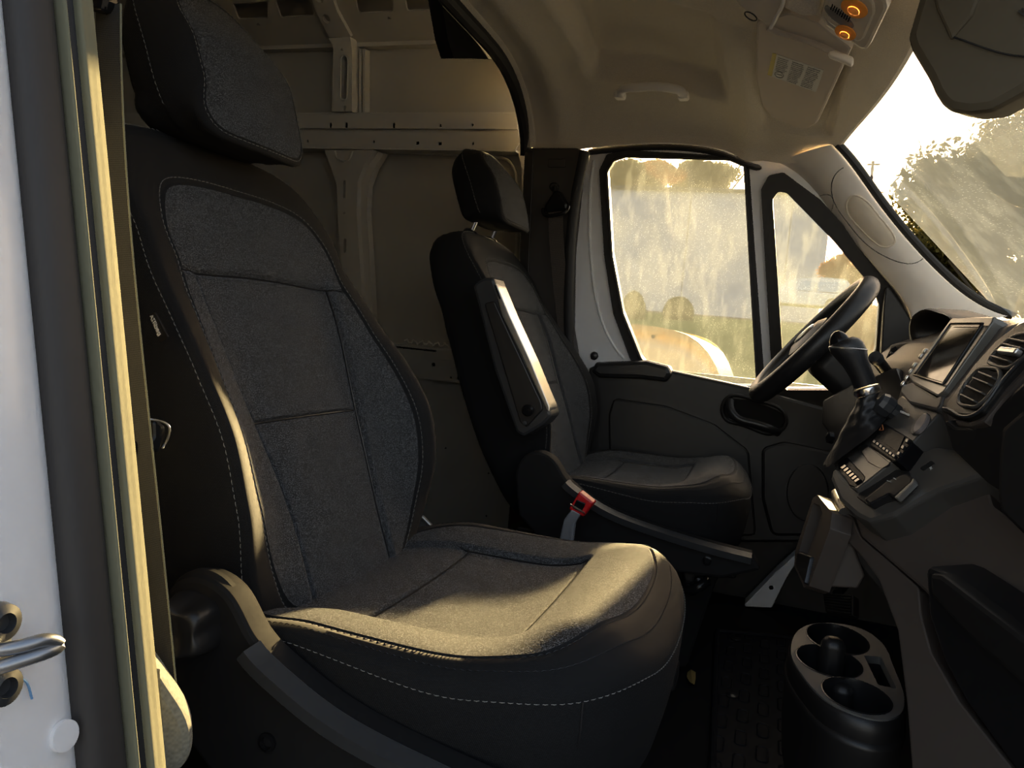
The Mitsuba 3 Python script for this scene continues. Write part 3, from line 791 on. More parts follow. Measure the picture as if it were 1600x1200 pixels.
# ---- glass with a film of dirt and dew
def film(seed, base, amp, streak):
    def fn(p, n, uv):
        a = fbm(p.x * 9 + seed, p.y * 9, p.z * 7, 4)
        b = fbm(p.x * streak, p.y * streak, p.z * streak * .15 + seed, 3)
        d, _, c = voronoi((p.x + p.y * .6) * 300 + seed, p.z * 300)
        drop = smoothstep(.34, .16, d) * smoothstep(.6, .85, c) * smoothstep(.42, .58, a)
        return dr.clip(base + amp * (.65 * smoothstep(.3, .75, a) + .5 * smoothstep(.45, .75, b)) + .20 * drop, 0, .9)
    return fn


def dirty_glass(key, seed, base, amp, streak, tint=(.58, .63, .61)):
    scene[key] = {'type': 'blendbsdf', 'weight': mikit.proc(film(seed, base, amp, streak)),
                  'bsdf_0': {'type': 'thindielectric', 'int_ior': 1.5},
                  'bsdf_1': {'type': 'principledthin', 'base_color': {'type': 'rgb', 'value': list(tint)}, 'roughness': .8, 'diff_trans': 1.5, 'spec_trans': 0.0, 'specular' if False else 'eta': 1.3}}


dirty_glass('m_glass_side', 1.0, .08, .13, 60)
dirty_glass('m_glass_quarter', 31.0, .09, .16, 60)
dirty_glass('m_glass_front', 57.0, .22, .15, 34)

ws = []
for u in np.linspace(0, 1, 24):
    v = np.linspace(-.72, .72, 30)
    top = np.stack([XH(np.clip(1.345 + v, .6, 2.06)) + .012, 1.345 + v, np.full(30, 1.232)], 1)
    bot = np.stack([.66 - .12 * (v / .72) ** 2, 1.345 + v * 1.06, np.full(30, .80)], 1)
    ws.append(top * (1 - u) + bot * u)
win = struct('window_1', grid(np.array(ws), False), 'm_glass_front', 'dusty windshield with dried wiper streaks', smooth=True)

# ---- A-pillar trim
ea = [(1203, 262), (1228, 272), (1266, 300), (1316, 356), (1374, 424), (1408, 466), (1426, 520)]
eb = [(1300, 226), (1322, 250), (1362, 305), (1415, 372), (1470, 430), (1530, 476), (1575, 494)]
A = spline([P(x, y, 2.085 - .0002 * i) for i, (x, y) in enumerate(ea)], 50)
Bp = spline([P(x, y, Y) for (x, y), Y in zip(eb, (1.99, 2.0, 2.02, 2.04, 2.06, 2.07, 2.07))], 50)
rr = []
for k in np.linspace(0, 1, 24):
    bulge = math.sin(math.pi * k) ** .8
    rr.append(A * (1 - k) + Bp * k + np.array([-.3, -.95, 0]) * .022 * bulge)
rr.append(Bp + np.array([.02, .05, .0]))
rr = [A + np.array([0, .05, 0])] + rr
tr = struct('trim_1', grid(np.array(rr), False), 'm_pillar', 'pale plastic trim of the windshield pillar', smooth=50)
ov = [(1323, 318), (1332, 306), (1348, 310), (1372, 336), (1394, 364), (1398, 378), (1386, 386), (1364, 376), (1338, 350)]
trm = grid(np.array(rr), False)
put('inset_pad', tube(lay(trm, ov, 80, .0, True), .0022, 8, closed=True), 'm_pillar_pad', tr, label='rolled edge of the oval pad on the pillar trim')
put('glass_edge', tube(Bp + np.array([.012, .012, .004]), .011, 10), 'm_rubber', tr, label='black edge between the pillar trim and the windshield')
oc = np.mean(ov, 0)
pr_ = [[hit(trm, *(oc + (np.array(p) - oc) * k), .0015 * (k < 1)) for p in spline(ov, 60, True)] for k in (.05, .3, .6, .9, 1.0)]
put('inset_pad', grid(np.array(pr_), True, True), 'm_pillar_pad', tr, smooth=True, label='oval inset pad on the pillar trim')
sm = [(1318, 262), (1300, 285), (1302, 312), (1322, 345), (1352, 380), (1392, 405), (1424, 412), (1450, 394)]
put('seam', tube(lay(trm, sm, 60, .0003), .0009, 6), 'm_trim_grey', tr)
put('seam', tube(lay(trm, [(1268, 318), (1282, 306), (1298, 306), (1302, 316), (1296, 332)], 40, .0003), .0006, 6), 'm_trim_grey', tr)

# ---- driver's door
DN = np.array([0, 1, .2])
D = lambda x, y, off=0.0: PP(x, y, (0, 2.2 - off, .45), DN)
DF = lambda off: (np.array([0, 2.2 - off, .45]), np.array([1., 0, 0]), unit((0, -.2, 1)), -unit(DN))
f_out = [(932, 214), (1000, 204), (1070, 206), (1150, 222), (1215, 238), (1330, 325), (1455, 455), (1450, 640), (1300, 720), (960, 720), (893, 600), (889, 540), (893, 400), (905, 300), (922, 240)]
win_in = [(947, 268), (958, 250), (978, 244), (1155, 249), (1164, 256), (1172, 400), (1184, 606), (1030, 600), (1000, 560), (972, 490), (955, 400)]
q_in = [(1207, 312), (1216, 299), (1230, 302), (1300, 374), (1366, 452), (1374, 478), (1369, 545), (1355, 610), (1226, 610)]
seal_out = [(936, 266), (948, 241), (974, 234), (1160, 245), (1170, 254), (1180, 400), (1198, 640), (1016, 610), (984, 560), (958, 490), (944, 400)]
qs_out = [(1189, 296), (1201, 274), (1224, 269), (1282, 312), (1342, 378), (1414, 456), (1436, 540), (1430, 650), (1209, 640)]
dr_ = struct('door_1', plate([D(*p) for p in f_out], .045, (0, -1, 0), r=.01, holes=[([D(*p) for p in win_in], .006), ([D(*p) for p in q_in], .006)], frame=DF(0)), 'm_white', "white driver's door seen from inside")
put('window_seal', plate([D(*p, .008) for p in seal_out], .02, (0, -1, 0), r=.012, holes=[([D(*p, .008) for p in win_in], .012)], frame=DF(.008)), 'm_rubber', dr_, label='black rubber seal round the side window')
put('window_seal', plate([D(*p, .010) for p in qs_out], .02, (0, -1, 0), r=.012, holes=[([D(*p, .010) for p in q_in], .010)], frame=DF(.010)), 'm_black', dr_, label='broad black surround of the quarter window')
o_, a_, b_, n_ = DF(.012)
sl = ring2(round_poly(np.stack([(np.array([D(*p, .012) for p in win_in]) - o_) @ a_, (np.array([D(*p, .012) for p in win_in]) - o_) @ b_], 1), .012), 200)
sl = o_ + sl[:, :1] * a_ + sl[:, 1:] * b_
put('glass_run', tube(sl, .004, 6, closed=True, up=(0, 1, 0)), 'm_rubber', dr_)
# pressed white channel down the rear of the window frame
ch = [(928, 250), (922, 300), (922, 380), (930, 460), (948, 520), (975, 560)]
put('frame_crease', tube(spline([D(*p, .001) for p in ch], 40), .004, 8, up=(0, 1, 0)), 'm_white', dr_)
put('window_pane', plate([D(*p, -.02) for p in seal_out], .0002, (0, -1, 0), r=.012, frame=DF(-.02)) if False else trimesh.Trimesh(*(lambda q: (q, trimesh.creation.triangulate_polygon(Polygon(q[:, [0, 2]]), engine='earcut')[1]))(np.array([D(*p, -.02) for p in seal_out])), process=False), 'm_glass_side', dr_, smooth=False, label='side window pane hazy with dew and dirt')
put('quarter_pane', trimesh.Trimesh(*(lambda q: (q, trimesh.creation.triangulate_polygon(Polygon(q[:, [0, 2]]), engine='earcut')[1]))(np.array([D(*p, -.02) for p in qs_out[:5] + [(1385, 440), (1390, 560), (1380, 640), (1209, 640)]])), process=False), 'm_glass_quarter', dr_, smooth=False, label='small hazy quarter window')
put('lock_knob', lathe([(.011, 0), (.012, .006), (.009, .012), (.003, .014)], 20, D(929, 556, .0), (0, -1, 0)), 'm_black_smooth', dr_, label='small black lock knob')
V = lambda x, y, Y=2.13: P(x, y, Y)
pan = put('door_panel', plate([V(920, 572), V(1040, 577), V(1110, 592), V(1175, 606), V(1300, 640), V(1440, 680), V(1440, 848), V(890, 848), V(905, 720)], .05, (0, -1, 0), r=.012, bevel=.008, n=200), 'm_black', dr_, label='black moulded inner panel of the door')
put('armrest_pad', plate([V(922, 580, 2.105), V(930, 566, 2.105), V(1010, 563, 2.105), V(1044, 572, 2.105), V(1050, 584, 2.105), V(1040, 597, 2.105), V(1000, 592, 2.105), V(935, 590, 2.105)], .06, (0, -1, 0), r=.01, bevel=.012), 'm_leather', pan, label='padded black armrest')
put('lower_insert', plate([V(958, 622, 2.124), V(1040, 634, 2.124), V(1115, 662, 2.124), V(1170, 704, 2.124), V(1182, 838, 2.124), V(955, 838, 2.124), V(950, 650, 2.124)], .02, (0, -1, 0), r=.012, bevel=.006), 'm_black', pan)
pu = put('pull_recess_shade', plate([V(1128, 640, 2.124), V(1136, 622, 2.124), V(1180, 626, 2.124), V(1224, 646, 2.124), V(1228, 660, 2.124), V(1212, 676, 2.124), V(1160, 662, 2.124), V(1134, 652, 2.124)], .012, (0, -1, 0), r=.008, bevel=.004, n=120), 'm_hole_shade', pan, label='near-black plate painted as the shaded recess of the door pull')  # flat plate, the shade of the hollow is in its colour
lp = spline([V(1128, 640, 2.12), V(1137, 621, 2.12), V(1180, 625, 2.12), V(1226, 647, 2.12), V(1228, 662, 2.12), V(1210, 677, 2.12), V(1160, 664, 2.12), V(1134, 655, 2.12)], 80, True)
put('recess_rim', tube(lp, .005, 8, closed=True, up=(0, 1, 0)), 'm_black', pu)
put('pull_bar', sweep(spline([V(1142, 624, 2.115), V(1142, 640, 2.105), V(1152, 653, 2.10), V(1180, 662, 2.10), V(1208, 672, 2.105), V(1216, 676, 2.12)], 40), circle(.011, 12, .008), up=(0, 1, 0)), 'm_black_smooth', pu)
put('speaker_pod', plate([V(1190, 700, 2.12), V(1225, 690, 2.12), V(1330, 712, 2.12), V(1330, 838, 2.12), V(1205, 838, 2.12), V(1190, 780, 2.12)], .03, (0, -1, 0), r=.02, bevel=.008), 'm_black', pan)
put('speaker_grille', plate([V(1262 + 34 * math.cos(t), 770 + 46 * math.sin(t), 2.118) for t in np.arange(24) * math.pi / 12], .01, (0, -1, 0), bevel=.004), 'm_black_smooth', pan)
struct('trim_2', plate([P(1160, 948, 2.165), P(1206, 950, 2.165), P(1228, 905, 2.165), P(1262, 850, 2.165), P(1248, 862, 2.165), P(1214, 892, 2.165)], .05, (0, -1, .4), r=.004, bevel=.003), 'm_white', 'white painted sill strip below the door with a small hole')
put('hole', lathe([(.006, 0), (.006, .001), (.002, .0012)], 14, P(1205, 918, 2.163), (0, -1, 0)), 'm_hole_shade', 'trim_2')  # dark disc painted as the shade of a hole
struct('wall_left', bx(-.72, .75, 2.25, 2.30, -.05, .62), 'm_black', "outer skin below the driver's window")
struct('wall_front', bx(.72, .76, .40, 2.30, -.06, .78), 'm_black', 'firewall behind the dashboard')

# belt pillar on the driver's side
BPN = np.array([0, 1, .15])
BP = lambda x, y, off=0.0: PP(x, y, (0, 2.1 - off, .45), BPN)
tp = struct('trim_3', plate([BP(*p) for p in ((822, 231), (908, 231), (900, 300), (889, 400), (886, 520), (905, 640), (930, 760), (840, 760), (818, 520), (812, 400), (820, 300))], .12, (0, -1, 0), r=.008, bevel=.006, n=140), 'm_bpillar', "dark brown plastic trim of the belt pillar behind the driver's seat")
put('rear_edge', plate([BP(820, 234, .004), BP(834, 234, .004), BP(830, 330, .004), BP(826, 420, .004), BP(832, 560, .004), BP(818, 520, .004), BP(812, 400, .004)], .02, (0, -1, 0), r=.002, bevel=.002), 'm_black', tp)
put('height_slot', plate([BP(856, 248, .003), BP(884, 248, .003), BP(883, 262, .003), BP(855, 262, .003)], .006, (0, -1, 0), r=.004, bevel=.002), 'm_bpillar', tp)
single('door_seal', tube(spline([BP(914, 236, .012), BP(903, 290, .012), BP(894, 350, .008), BP(890, 420, .006), BP(889, 520, .0), BP(898, 600, -.01)], 50), .014, 12, up=(0, 1, 0)), 'm_rubber', "black rubber seal along the driver's door opening, beside the belt pillar", 'seal')
tpl = rows[:, -1][::2] + np.array([0, .012, -.008])
tpl = tpl[(tpl[:, 0] > -.53) & (tpl[:, 0] < -.09)]
tpl = np.vstack([tpl, A[0:30:3] + np.array([0, .004, -.004])])
single('door_seal', tube(spline(tpl, 80, s=.0002), .008, 10, up=(0, 1, 0), scale=np.r_[np.ones(44), np.linspace(1, .15, 16), np.full(20, .15)]), 'm_rubber', "black rubber seal along the top of the driver's door", 'seal')
sb = thing('seat_belt', "brown seat belt hanging from the guide on the dark pillar behind the driver's seat", 'seat belt')
cen = [BP(868, 322, .03), BP(870, 380, .02), BP(876, 450, .012), BP(886, 540, .006), (BP(894, 620, .006))]
put('webbing', sweep(spline(cen, 30), [(-.020, -.001), (.020, -.001), (.020, .001), (-.020, .001)], up=(0, 1, 0)), 'm_webbing_brown', sb)
gd = put('guide', plate([BP(860, 306, .045), BP(867, 297, .045), BP(875, 300, .045), BP(885, 318, .045), BP(887, 328, .045), BP(852, 332, .045), BP(850, 322, .045)], .02, (0, -1, 0), r=.005, bevel=.006), 'm_gloss', sb, label='black plastic belt guide')
put('loop', tube(spline([BP(849, 326, .035), BP(852, 336, .045), BP(868, 336, .048), BP(884, 330, .045), BP(888, 322, .035)], 24), .005, 8, up=(0, 1, 0)), 'm_gloss', gd)
put('bolt', lathe([(.012, 0), (.012, .012), (.006, .016)], 20, BP(867, 293, .0), (0, -1, 0)), 'm_black_smooth', sb)
put('anchor_neck', tube(np.array([BP(867, 292, .02), BP(869, 308, .035)]), .007, 10), 'm_black_smooth', sb)


# ---------------------------------------------------------------- near side: door opening, belt
XP = lambda z: -.395 - .1935 * (z - .378)
zz = np.linspace(-.12, 1.30, 30)
spine = lambda dx, y: np.stack([XP(zz) + dx, np.full(30, y), zz], 1)


def upright(sec, z=zz, dx=0, Y=0):
    """a closed section of (dx, Y) carried up the leaning pillar"""
    rows = [np.stack([XP(h) + sec[:, 0] + dx, sec[:, 1] + Y, np.full(len(sec), h)], 1) for h in z]
    return grid(np.array(rows), True, True, True)


sec = spline(np.array([(-.16, .20), (-.02, .20), (.0, .215), (.002, .26), (.0, .33), (-.004, .370), (-.012, .384), (-.03, .39), (-.16, .39)]), 60, True)
wj = struct('wall_right', upright(sec), 'm_white', 'white painted belt pillar at the open passenger door', smooth=True)
struct('wall_right', bx(-3, -.60, .24, .30, -.5, 1.7), 'm_white', 'white outer skin of the van behind the open door')
struct('wall_right', bx(-.5, .8, .28, .44, -.35, -.06), 'm_black', 'black step and sill below the open passenger door')
sec = circle(1, 32)
sec = np.sign(sec) * np.abs(sec) ** .75 * [.0135, .0168] + [-.0072, .3950]
single('door_seal', upright(sec), 'm_rubber', 'thick grey-black rubber seal beside the white door pillar', 'seal')
scene[list(scene)[-1]]['bsdf'] = {'type': 'ref', 'id': 'm_seal_rubber'}
mat('m_seal_rubber', (.036, .032, .030), .6)
ct = thing('pillar_trim', 'fuzzy grey trim strip down the door pillar, lit yellow by the sun', 'trim')
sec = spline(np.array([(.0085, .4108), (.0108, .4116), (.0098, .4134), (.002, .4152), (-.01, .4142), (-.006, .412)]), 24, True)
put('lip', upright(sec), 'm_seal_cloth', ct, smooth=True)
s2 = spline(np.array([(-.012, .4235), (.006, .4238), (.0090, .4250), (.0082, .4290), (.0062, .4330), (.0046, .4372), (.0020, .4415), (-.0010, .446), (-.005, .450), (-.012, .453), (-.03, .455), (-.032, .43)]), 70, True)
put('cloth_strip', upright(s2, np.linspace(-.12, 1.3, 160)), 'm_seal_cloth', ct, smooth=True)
put('gap_shade', upright(np.array([(-.03, .405), (.004, .4135), (.0045, .427), (-.03, .43)])), 'm_rubber', ct)  # dark strip added in place of the shade in the open gap
# flared cover at the foot of the pillar, over the belt's anchor
q = spline([P(240, 1036, .468), P(262, 1068, .474), P(288, 1110, .48), P(301, 1150, .482), P(300, 1176, .482), P(282, 1204, .48), P(250, 1216, .47), P(236, 1160, .462)], 60, True)
put('anchor_cover', plate(q, .03, (.6, -.7, .2), r=.002, bevel=.008), 'm_anchor_cover', ct, label='rounded dusty cover over the lower belt anchor')
sb1 = thing('seat_belt', 'black seat belt hanging straight down the near door pillar beside the passenger seat', 'seat belt')
pa = [(P(a - 8, y, Y), P(b, y, Y - .002)) for a, b, y, Y in ((158, 188, 6, .503), (163, 199, 300, .500), (184, 231, 640, .500), (205, 258, 900, .500), (224, 279, 1120, .502))]
l_ = spline([a for a, b in pa], 60)
r_ = spline([b for a, b in pa], 60)
th = np.array([0, .0016, 0])
put('webbing', grid(np.stack([l_, (l_ + r_) / 2 - [0, .001, 0], r_, r_ + th, (l_ + r_) / 2 + th, l_ + th], 1), True, True, True), 'm_webbing', sb1)
put('lit_edge', tube(r_ + np.array([.0004, 0, 0]), .0009, 6), 'm_seal_cloth', sb1, label='paler edge of the belt with its sunlight put into the colour')  # sunlit edge painted as a paler strip along one side only
tq = [P(196, 690, .487), P(231, 686, .513), P(232, 655, .512), P(250, 658, .516), P(265, 666, .518), P(266, 675, .519), P(255, 700, .517), P(246, 706, .516), P(200, 714, .488)]
tk = put('tongue', plate(tq, .008, (.7, -.7, 0), r=.003, bevel=.003), 'm_gloss', sb1, label='black belt tongue with a bright metal edge')
put('metal_edge', tube(spline([P(234, 655, .5105), P(250, 658, .5145), P(264, 666, .5165), P(265, 675, .5175), P(254, 700, .5155)], 30), .0010, 8), 'm_steel', tk)
put('upper_guide', plate([P(160, -12, .488), P(190, -14, .505), P(196, 8, .51), P(180, 26, .507), P(160, 22, .488)], .02, (.7, -.7, 0), r=.004, bevel=.006), 'm_gloss', sb1, label='shiny upper belt guide')
# striker, bolts and marks on the white pillar
jx = lambda x, y, off=0.004: PP(x, y, (XP(.5) + off, 0, .5), (1, 0, .1935))
sk = thing('door_striker', 'steel door striker loop bolted to the white door pillar', 'door striker')
put('base_plate', plate([jx(-60, 946, .004), jx(2, 940, .004), jx(18, 950, .004), jx(26, 975, .004), jx(20, 1000, .004), jx(28, 1050, .004), jx(22, 1085, .004), jx(-4, 1100, .004), jx(-60, 1100, .004)], .006, (1, 0, 0), r=.003, bevel=.002), 'm_steel', sk)
put('loop', tube(spline([jx(-10, 1046, .002), jx(0, 1043, .014), jx(40, 1030, .022), jx(80, 1016, .026), jx(92, 1008, .026), jx(84, 1002, .026), jx(40, 1008, .022), jx(0, 1016, .012), jx(-14, 1018, .002)], 60), .0042, 12), 'm_steel', sk, label='bright steel loop')
for x, y in ((-4, 972), (-2, 1072)):
    put('bolt', lathe([(.012, 0), (.011, .006), (.006, .008), (.005, .003)], 20, jx(x, y, .005), (1, 0, .1)), 'm_trim_grey', sk)
single('paint_mark', tube(spline([jx(26, 1064, .002), jx(36, 1062, .0022), jx(45, 1074, .0022), jx(50, 1092, .002)], 24), .0008, 6), 'm_blue', 'thin blue paint mark on the white door pillar below the striker', 'paint mark')
mat('m_blue', (.12, .28, .55), .6)
single('plug', lathe([(.0100, -.003), (.0098, .0002), (.0090, .0005), (.002, .0006)], 28, jx(103, 1150, .0015), (1, 0, .1935)), 'm_white', 'round white plug in the door pillar near the bottom left', 'plug')

# ---------------------------------------------------------------- things on the headliner
RZ = lambda x, y, z: PZ(x, y, z)
vz = lambda x, y, d=.0: PP(x, y, (0, 1.345, 1.215 - d), (.30, -.02, 1))
vi = thing('sun_visor', "beige sun visor folded up over the driver's side of the windshield", 'sun visor')
vo = [(1181, 36), (1180, 120), (1190, 166), (1207, 184), (1246, 201), (1259, 203), (1276, 194), (1284, 178), (1318, 104), (1331, 76), (1300, 54), (1279, 36), (1230, 20)]
put('panel', plate([vz(x, y) for x, y in vo], .016, (0, 0, -1), r=.006, bevel=.005, n=160), 'm_visor', vi)
put('clip', moved(rbox((.045, .016, .014), .005), vz(1314, 90, .006), unit(vz(1330, 96) - vz(1300, 84)), (0, 1, 0), (0, 0, 1)), 'm_pillar', vi)
put('crease', tube(spline([vz(1200, 42, .001), vz(1240, 56, .001), vz(1285, 72, .002), vz(1308, 86, .002)], 30), .006, 8), 'm_visor', vi)
lq = [vz(*p, .0006) for p in ((1207, 83), (1287, 110), (1275, 144), (1199, 117))]
lb_ = put('warning_label', plate(lq, .0005, (0, 0, -1)), 'm_paper', vi, smooth=False, label='printed airbag warning label with a yellow edge')
put('yellow_edge', plate([vz(*p, .0009) for p in ((1207, 83), (1213.5, 85.2), (1206, 119.3), (1199, 117))], .0005, (0, 0, -1)), 'm_yellow', lb_, smooth=False)
lab = lambda u, v, d=.0011: (lq[0] + (lq[1] - lq[0]) * u + (lq[3] - lq[0]) * v) - np.array([0, 0, d - .0006])
bars = []
for u0, u1, v0, v1, cnt in ((.12, .36, .08, .62, 8), (.40, .66, .06, .94, 12), (.70, .96, .06, .94, 12)):
    for k in range(cnt):
        v = v0 + (v1 - v0) * k / (cnt - 1)
        e = u1 - .05 * rng.random()
        bars.append(plate([lab(u0, v), lab(e, v), lab(e, v + .026), lab(u0, v + .026)], .0003, (0, 0, -1)))
put('print_line', cat(*bars), 'm_ink', lb_, smooth=False, kind='stuff')
put('oval_sign', tube(np.array([lab(.23 + .09 * math.cos(t), .80 + .13 * math.sin(t)) for t in np.arange(28) * math.pi / 14]), .0006, 6, closed=True), 'm_ink', lb_)
put('oval_bar', plate([lab(.17, .78), lab(.29, .78), lab(.29, .82), lab(.17, .82)], .0003, (0, 0, -1)), 'm_ink', lb_)
# map light
ml = thing('map_light', 'overhead map light with two glowing orange lenses', 'light')
mz = lambda x, y, d=.0: PP(x, y, (.05, 1.25, 1.175 - d), (.25, .45, 1))
mo = [(1292, -14), (1281, 26), (1288, 42), (1342, 78), (1354, 80), (1361, 70), (1388, 14), (1384, -6), (1368, -24)]
put('housing', plate([mz(*p) for p in mo], .035, (0, 0, -1), r=.004, bevel=.006, n=140), 'm_lens_grey', ml)
put('raised_face', plate([mz(*p, .003) for p in ((1300, -12), (1288, 22), (1292, 36), (1340, 68), (1350, 62), (1368, 20), (1366, 4), (1340, -24))], .01, (0, 0, -1), r=.006, bevel=.004), 'm_lens_grey', ml)
mn = unit(np.array([.25, .45, 1]))
for x, y, rx_ in ((1335, 13, .0200), (1321, 51, .0165)):
    o_ = mz(x, y, .0045)
    ea_ = unit(mz(x + 30, y + 18, .0045) - o_)
    eb_ = np.cross(mn, ea_)
    put('lens', moved(lathe([(1, 0), (.98, .12), (.7, .25), (.2, .3)], 32), o_, ea_ * rx_, eb_ * rx_ * .72, -mn * .012), 'm_lamp', ml, label='glowing orange lens')
    put('bulb', moved(trimesh.creation.icosphere(2, 1), o_ - mn * .005, ea_ * rx_ * .45, eb_ * rx_ * .28, -mn * .004), 'm_lamp', ml)
    scene[list(scene)[-1]]['emitter'] = {'type': 'area', 'radiance': {'type': 'rgb', 'value': [9.0, 4.2, 1.0]}}
mat('m_lamp', (.9, .36, .07), .35)
ov = [mz(1311 + dx * .82 + dy * .30, 28 + dx * .55 - dy * .45, .004) for dx, dy in [(28 * math.cos(t), 17 * math.sin(t)) for t in np.arange(36) * math.pi / 18]]
so = put('switch_oval', plate(ov, .008, (0, 0, -1), bevel=.002), 'm_trim_mid', ml, label='grey oval switch with a small grille')
mat('m_trim_mid', (.20, .19, .175), .4)
for k in range(9):
    c = np.array([1298 + k * 3.4, 13 + k * 2.4])
    put('grille_slot', plate([mz(c[0] - 1.1, c[1] + 1.5, .0055), mz(c[0] + .4, c[1] + 2.4, .0055), mz(c[0] + 3.4, c[1] - 4.4, .0055), mz(c[0] + 1.9, c[1] - 5.3, .0055)], .002, (0, 0, -1)), 'm_hole_shade', so)
# box at the edge, in front of the middle of the roof
ob = thing('overhead_holder', 'pale glossy plastic holder on the headliner left of the map light', 'holder')
oz = lambda x, y, d=0.0: PP(x, y, (-.06, 1.28, 1.195 - d), (.15, .6, 1))
put('body', plate([oz(*p) for p in ((1144, -16), (1150, 4), (1156, 12), (1204, 45), (1209, 44), (1224, 12), (1230, -20))], .05, (0, 0, -1), r=.004, bevel=.004), 'm_lens_grey', ob)
put('slot_rim', tube(np.array([oz(1173 + 9 * math.cos(t) + 3.2 * math.sin(t), 25.5 + 6 * math.cos(t) - 3.6 * math.sin(t), .001) for t in np.arange(24) * math.pi / 12]), .0009, 6, closed=True), 'm_gloss', ob)
put('edge_bead', tube(np.array([oz(1204, 44, .001), oz(1222, 10, .001), oz(1229, -16, .001)]), .003, 8), 'm_pillar', ob)
single('headliner_pad', plate([oz(*p, -.004) for p in ((1224, 14), (1250, 26), (1281, 28), (1284, -14), (1230, -20))], .03, (0, 0, -1), r=.004, bevel=.006), 'm_headliner', 'small beige padded piece of headliner between the holder and the map light', 'pad')
# mirror housing on the windshield
rm = thing('rear_view_mirror', 'large dark plastic mirror housing at the top of the windshield', 'mirror')
rp = lambda x, y, d=0.0: PP(x, y, (.20, 1.09 + d, 1.06), (-.45, -.88, -.15))
ro = [(1440, -30), (1415, 57), (1421, 78), (1445, 118), (1450, 127), (1458, 146), (1469, 163), (1482, 173), (1512, 178), (1548, 174), (1600, 146), (1690, 90), (1700, -20), (1600, -60)]
put('shell', plate([rp(*p) for p in ro], .07, (-.45, -.88, -.15), r=.012, bevel=.012, n=180), 'm_mirror_shell', rm)
put('foot_cover', plate([rp(*p, -.004) for p in ((1455, -20), (1462, 14), (1486, 66), (1494, 54), (1520, 24), (1540, -30))], .02, (-.45, -.88, -.15), r=.003, bevel=.004), 'm_mirror_shell', rm)
put('seam', tube(spline([rp(1490, 58, -.003), rp(1530, 72, -.003), rp(1570, 84, -.003), rp(1612, 88, -.003)], 30), .001, 6), 'm_gloss', rm)
for k in range(3):
    put('vent_slot', plate([rp(1590 + k * 5, 18 - k * 3, -.003), rp(1606 + k * 5, 30 - k * 3, -.003), rp(1608 + k * 5, 27 - k * 3, -.003), rp(1592 + k * 5, 15 - k * 3, -.003)], .003, (-.45, -.88, -.15)), 'm_gloss', rm)


# ---------------------------------------------------------------- dashboard, console, wheel
da = thing('dashboard', 'dark grey moulded dashboard with a centre console, filling the right side', 'dashboard')


def blk(x0, x1, y0, y1, z0, z1, r=.012):
    return bx(x0, x1, y0, y1, z0, z1, r)


def prism_y(prof, y0, y1, bevel=.006):
    """a profile of (x, z) carried across the van"""
    return plate(np.array([(x, y0, z) for x, z in prof]), y1 - y0, (0, -1, 0), r=.008, bevel=bevel, n=160)


# bodies
put('driver_section', prism_y([(.275, .745), (.36, .785), (.62, .79), (.70, .70), (.70, .30), (.36, .32), (.245, .50), (.215, .60), (.235, .70)], 1.48, 2.115), 'm_dash', da)
put('centre_body', prism_y([(.300, .765), (.36, .788), (.62, .79), (.70, .70), (.70, .10), (.40, .16), (.30, .40), (.27, .56), (.235, .645)], 1.21, 1.50), 'm_dash', da)
put('passenger_section', prism_y([(.325, .765), (.38, .785), (.62, .79), (.70, .70), (.70, .22), (.43, .27), (.36, .40), (.33, .56), (.315, .70)], .56, 1.22), 'm_dash', da)
# touch screen unit: its plane leans back, facing the seats
s0 = np.array([P(1488, 496, 1.40), P(1553, 494, 1.25), P(1470, 618, 1.25), P(1421, 592, 1.40)])
SN = unit(np.cross(s0[1] - s0[0], s0[3] - s0[0]))
SN = SN if SN[0] < 0 else -SN
sc = lambda x, y, d=0.0: PP(x, y, s0.mean(0) + SN * d, SN)
tsu = put('screen_unit', plate([sc(*p) for p in ((1489, 495), (1553, 494), (1551, 502), (1474, 612), (1464, 619), (1424, 597), (1419, 588), (1484, 500))], .05, SN, r=.003, bevel=.003, n=160), 'm_screen_frame', da, label='grey framed touch screen standing on the dashboard')
mat('m_screen_frame', (.12, .115, .10), .25, coat=.5)
put('screen', plate([sc(*p, .003) for p in ((1486, 508), (1534, 507), (1473, 598), (1431, 585))], .006, SN, r=.001, bevel=.0012), 'm_screen', tsu, label='black glossy screen')
fr_ = [sc(*p, .004) for p in ((1485, 506), (1536, 505.5), (1473.5, 600), (1428, 586))]
put('screen_rim', tube(poly_path(fr_, 120, True), .0018, 6, closed=True), 'm_gloss', tsu)
put('disc_slot', plate([sc(*p, .004) for p in ((1491, 507), (1531, 506), (1529, 511), (1489, 511))], .003, SN), 'm_gloss', tsu)
for i, (x, y) in enumerate(((1446, 549), (1440, 557), (1430, 571), (1424, 581), (1418, 591), (1412, 600))):
    put('side_button', moved(rbox((.010, .012, .008), .003), P(x, y, 1.425), unit(P(1446, 549, 1.42) - P(1412, 600, 1.42)), (0, 1, 0), SN), 'm_chrome' if i > 3 else 'm_silver', tsu)
put('chin', plate([sc(*p, -.003) for p in ((1408, 602), (1424, 596), (1464, 620), (1474, 613), (1470, 632), (1462, 641), (1420, 630), (1406, 614))], .04, SN, r=.003, bevel=.004), 'm_dash_light', da)
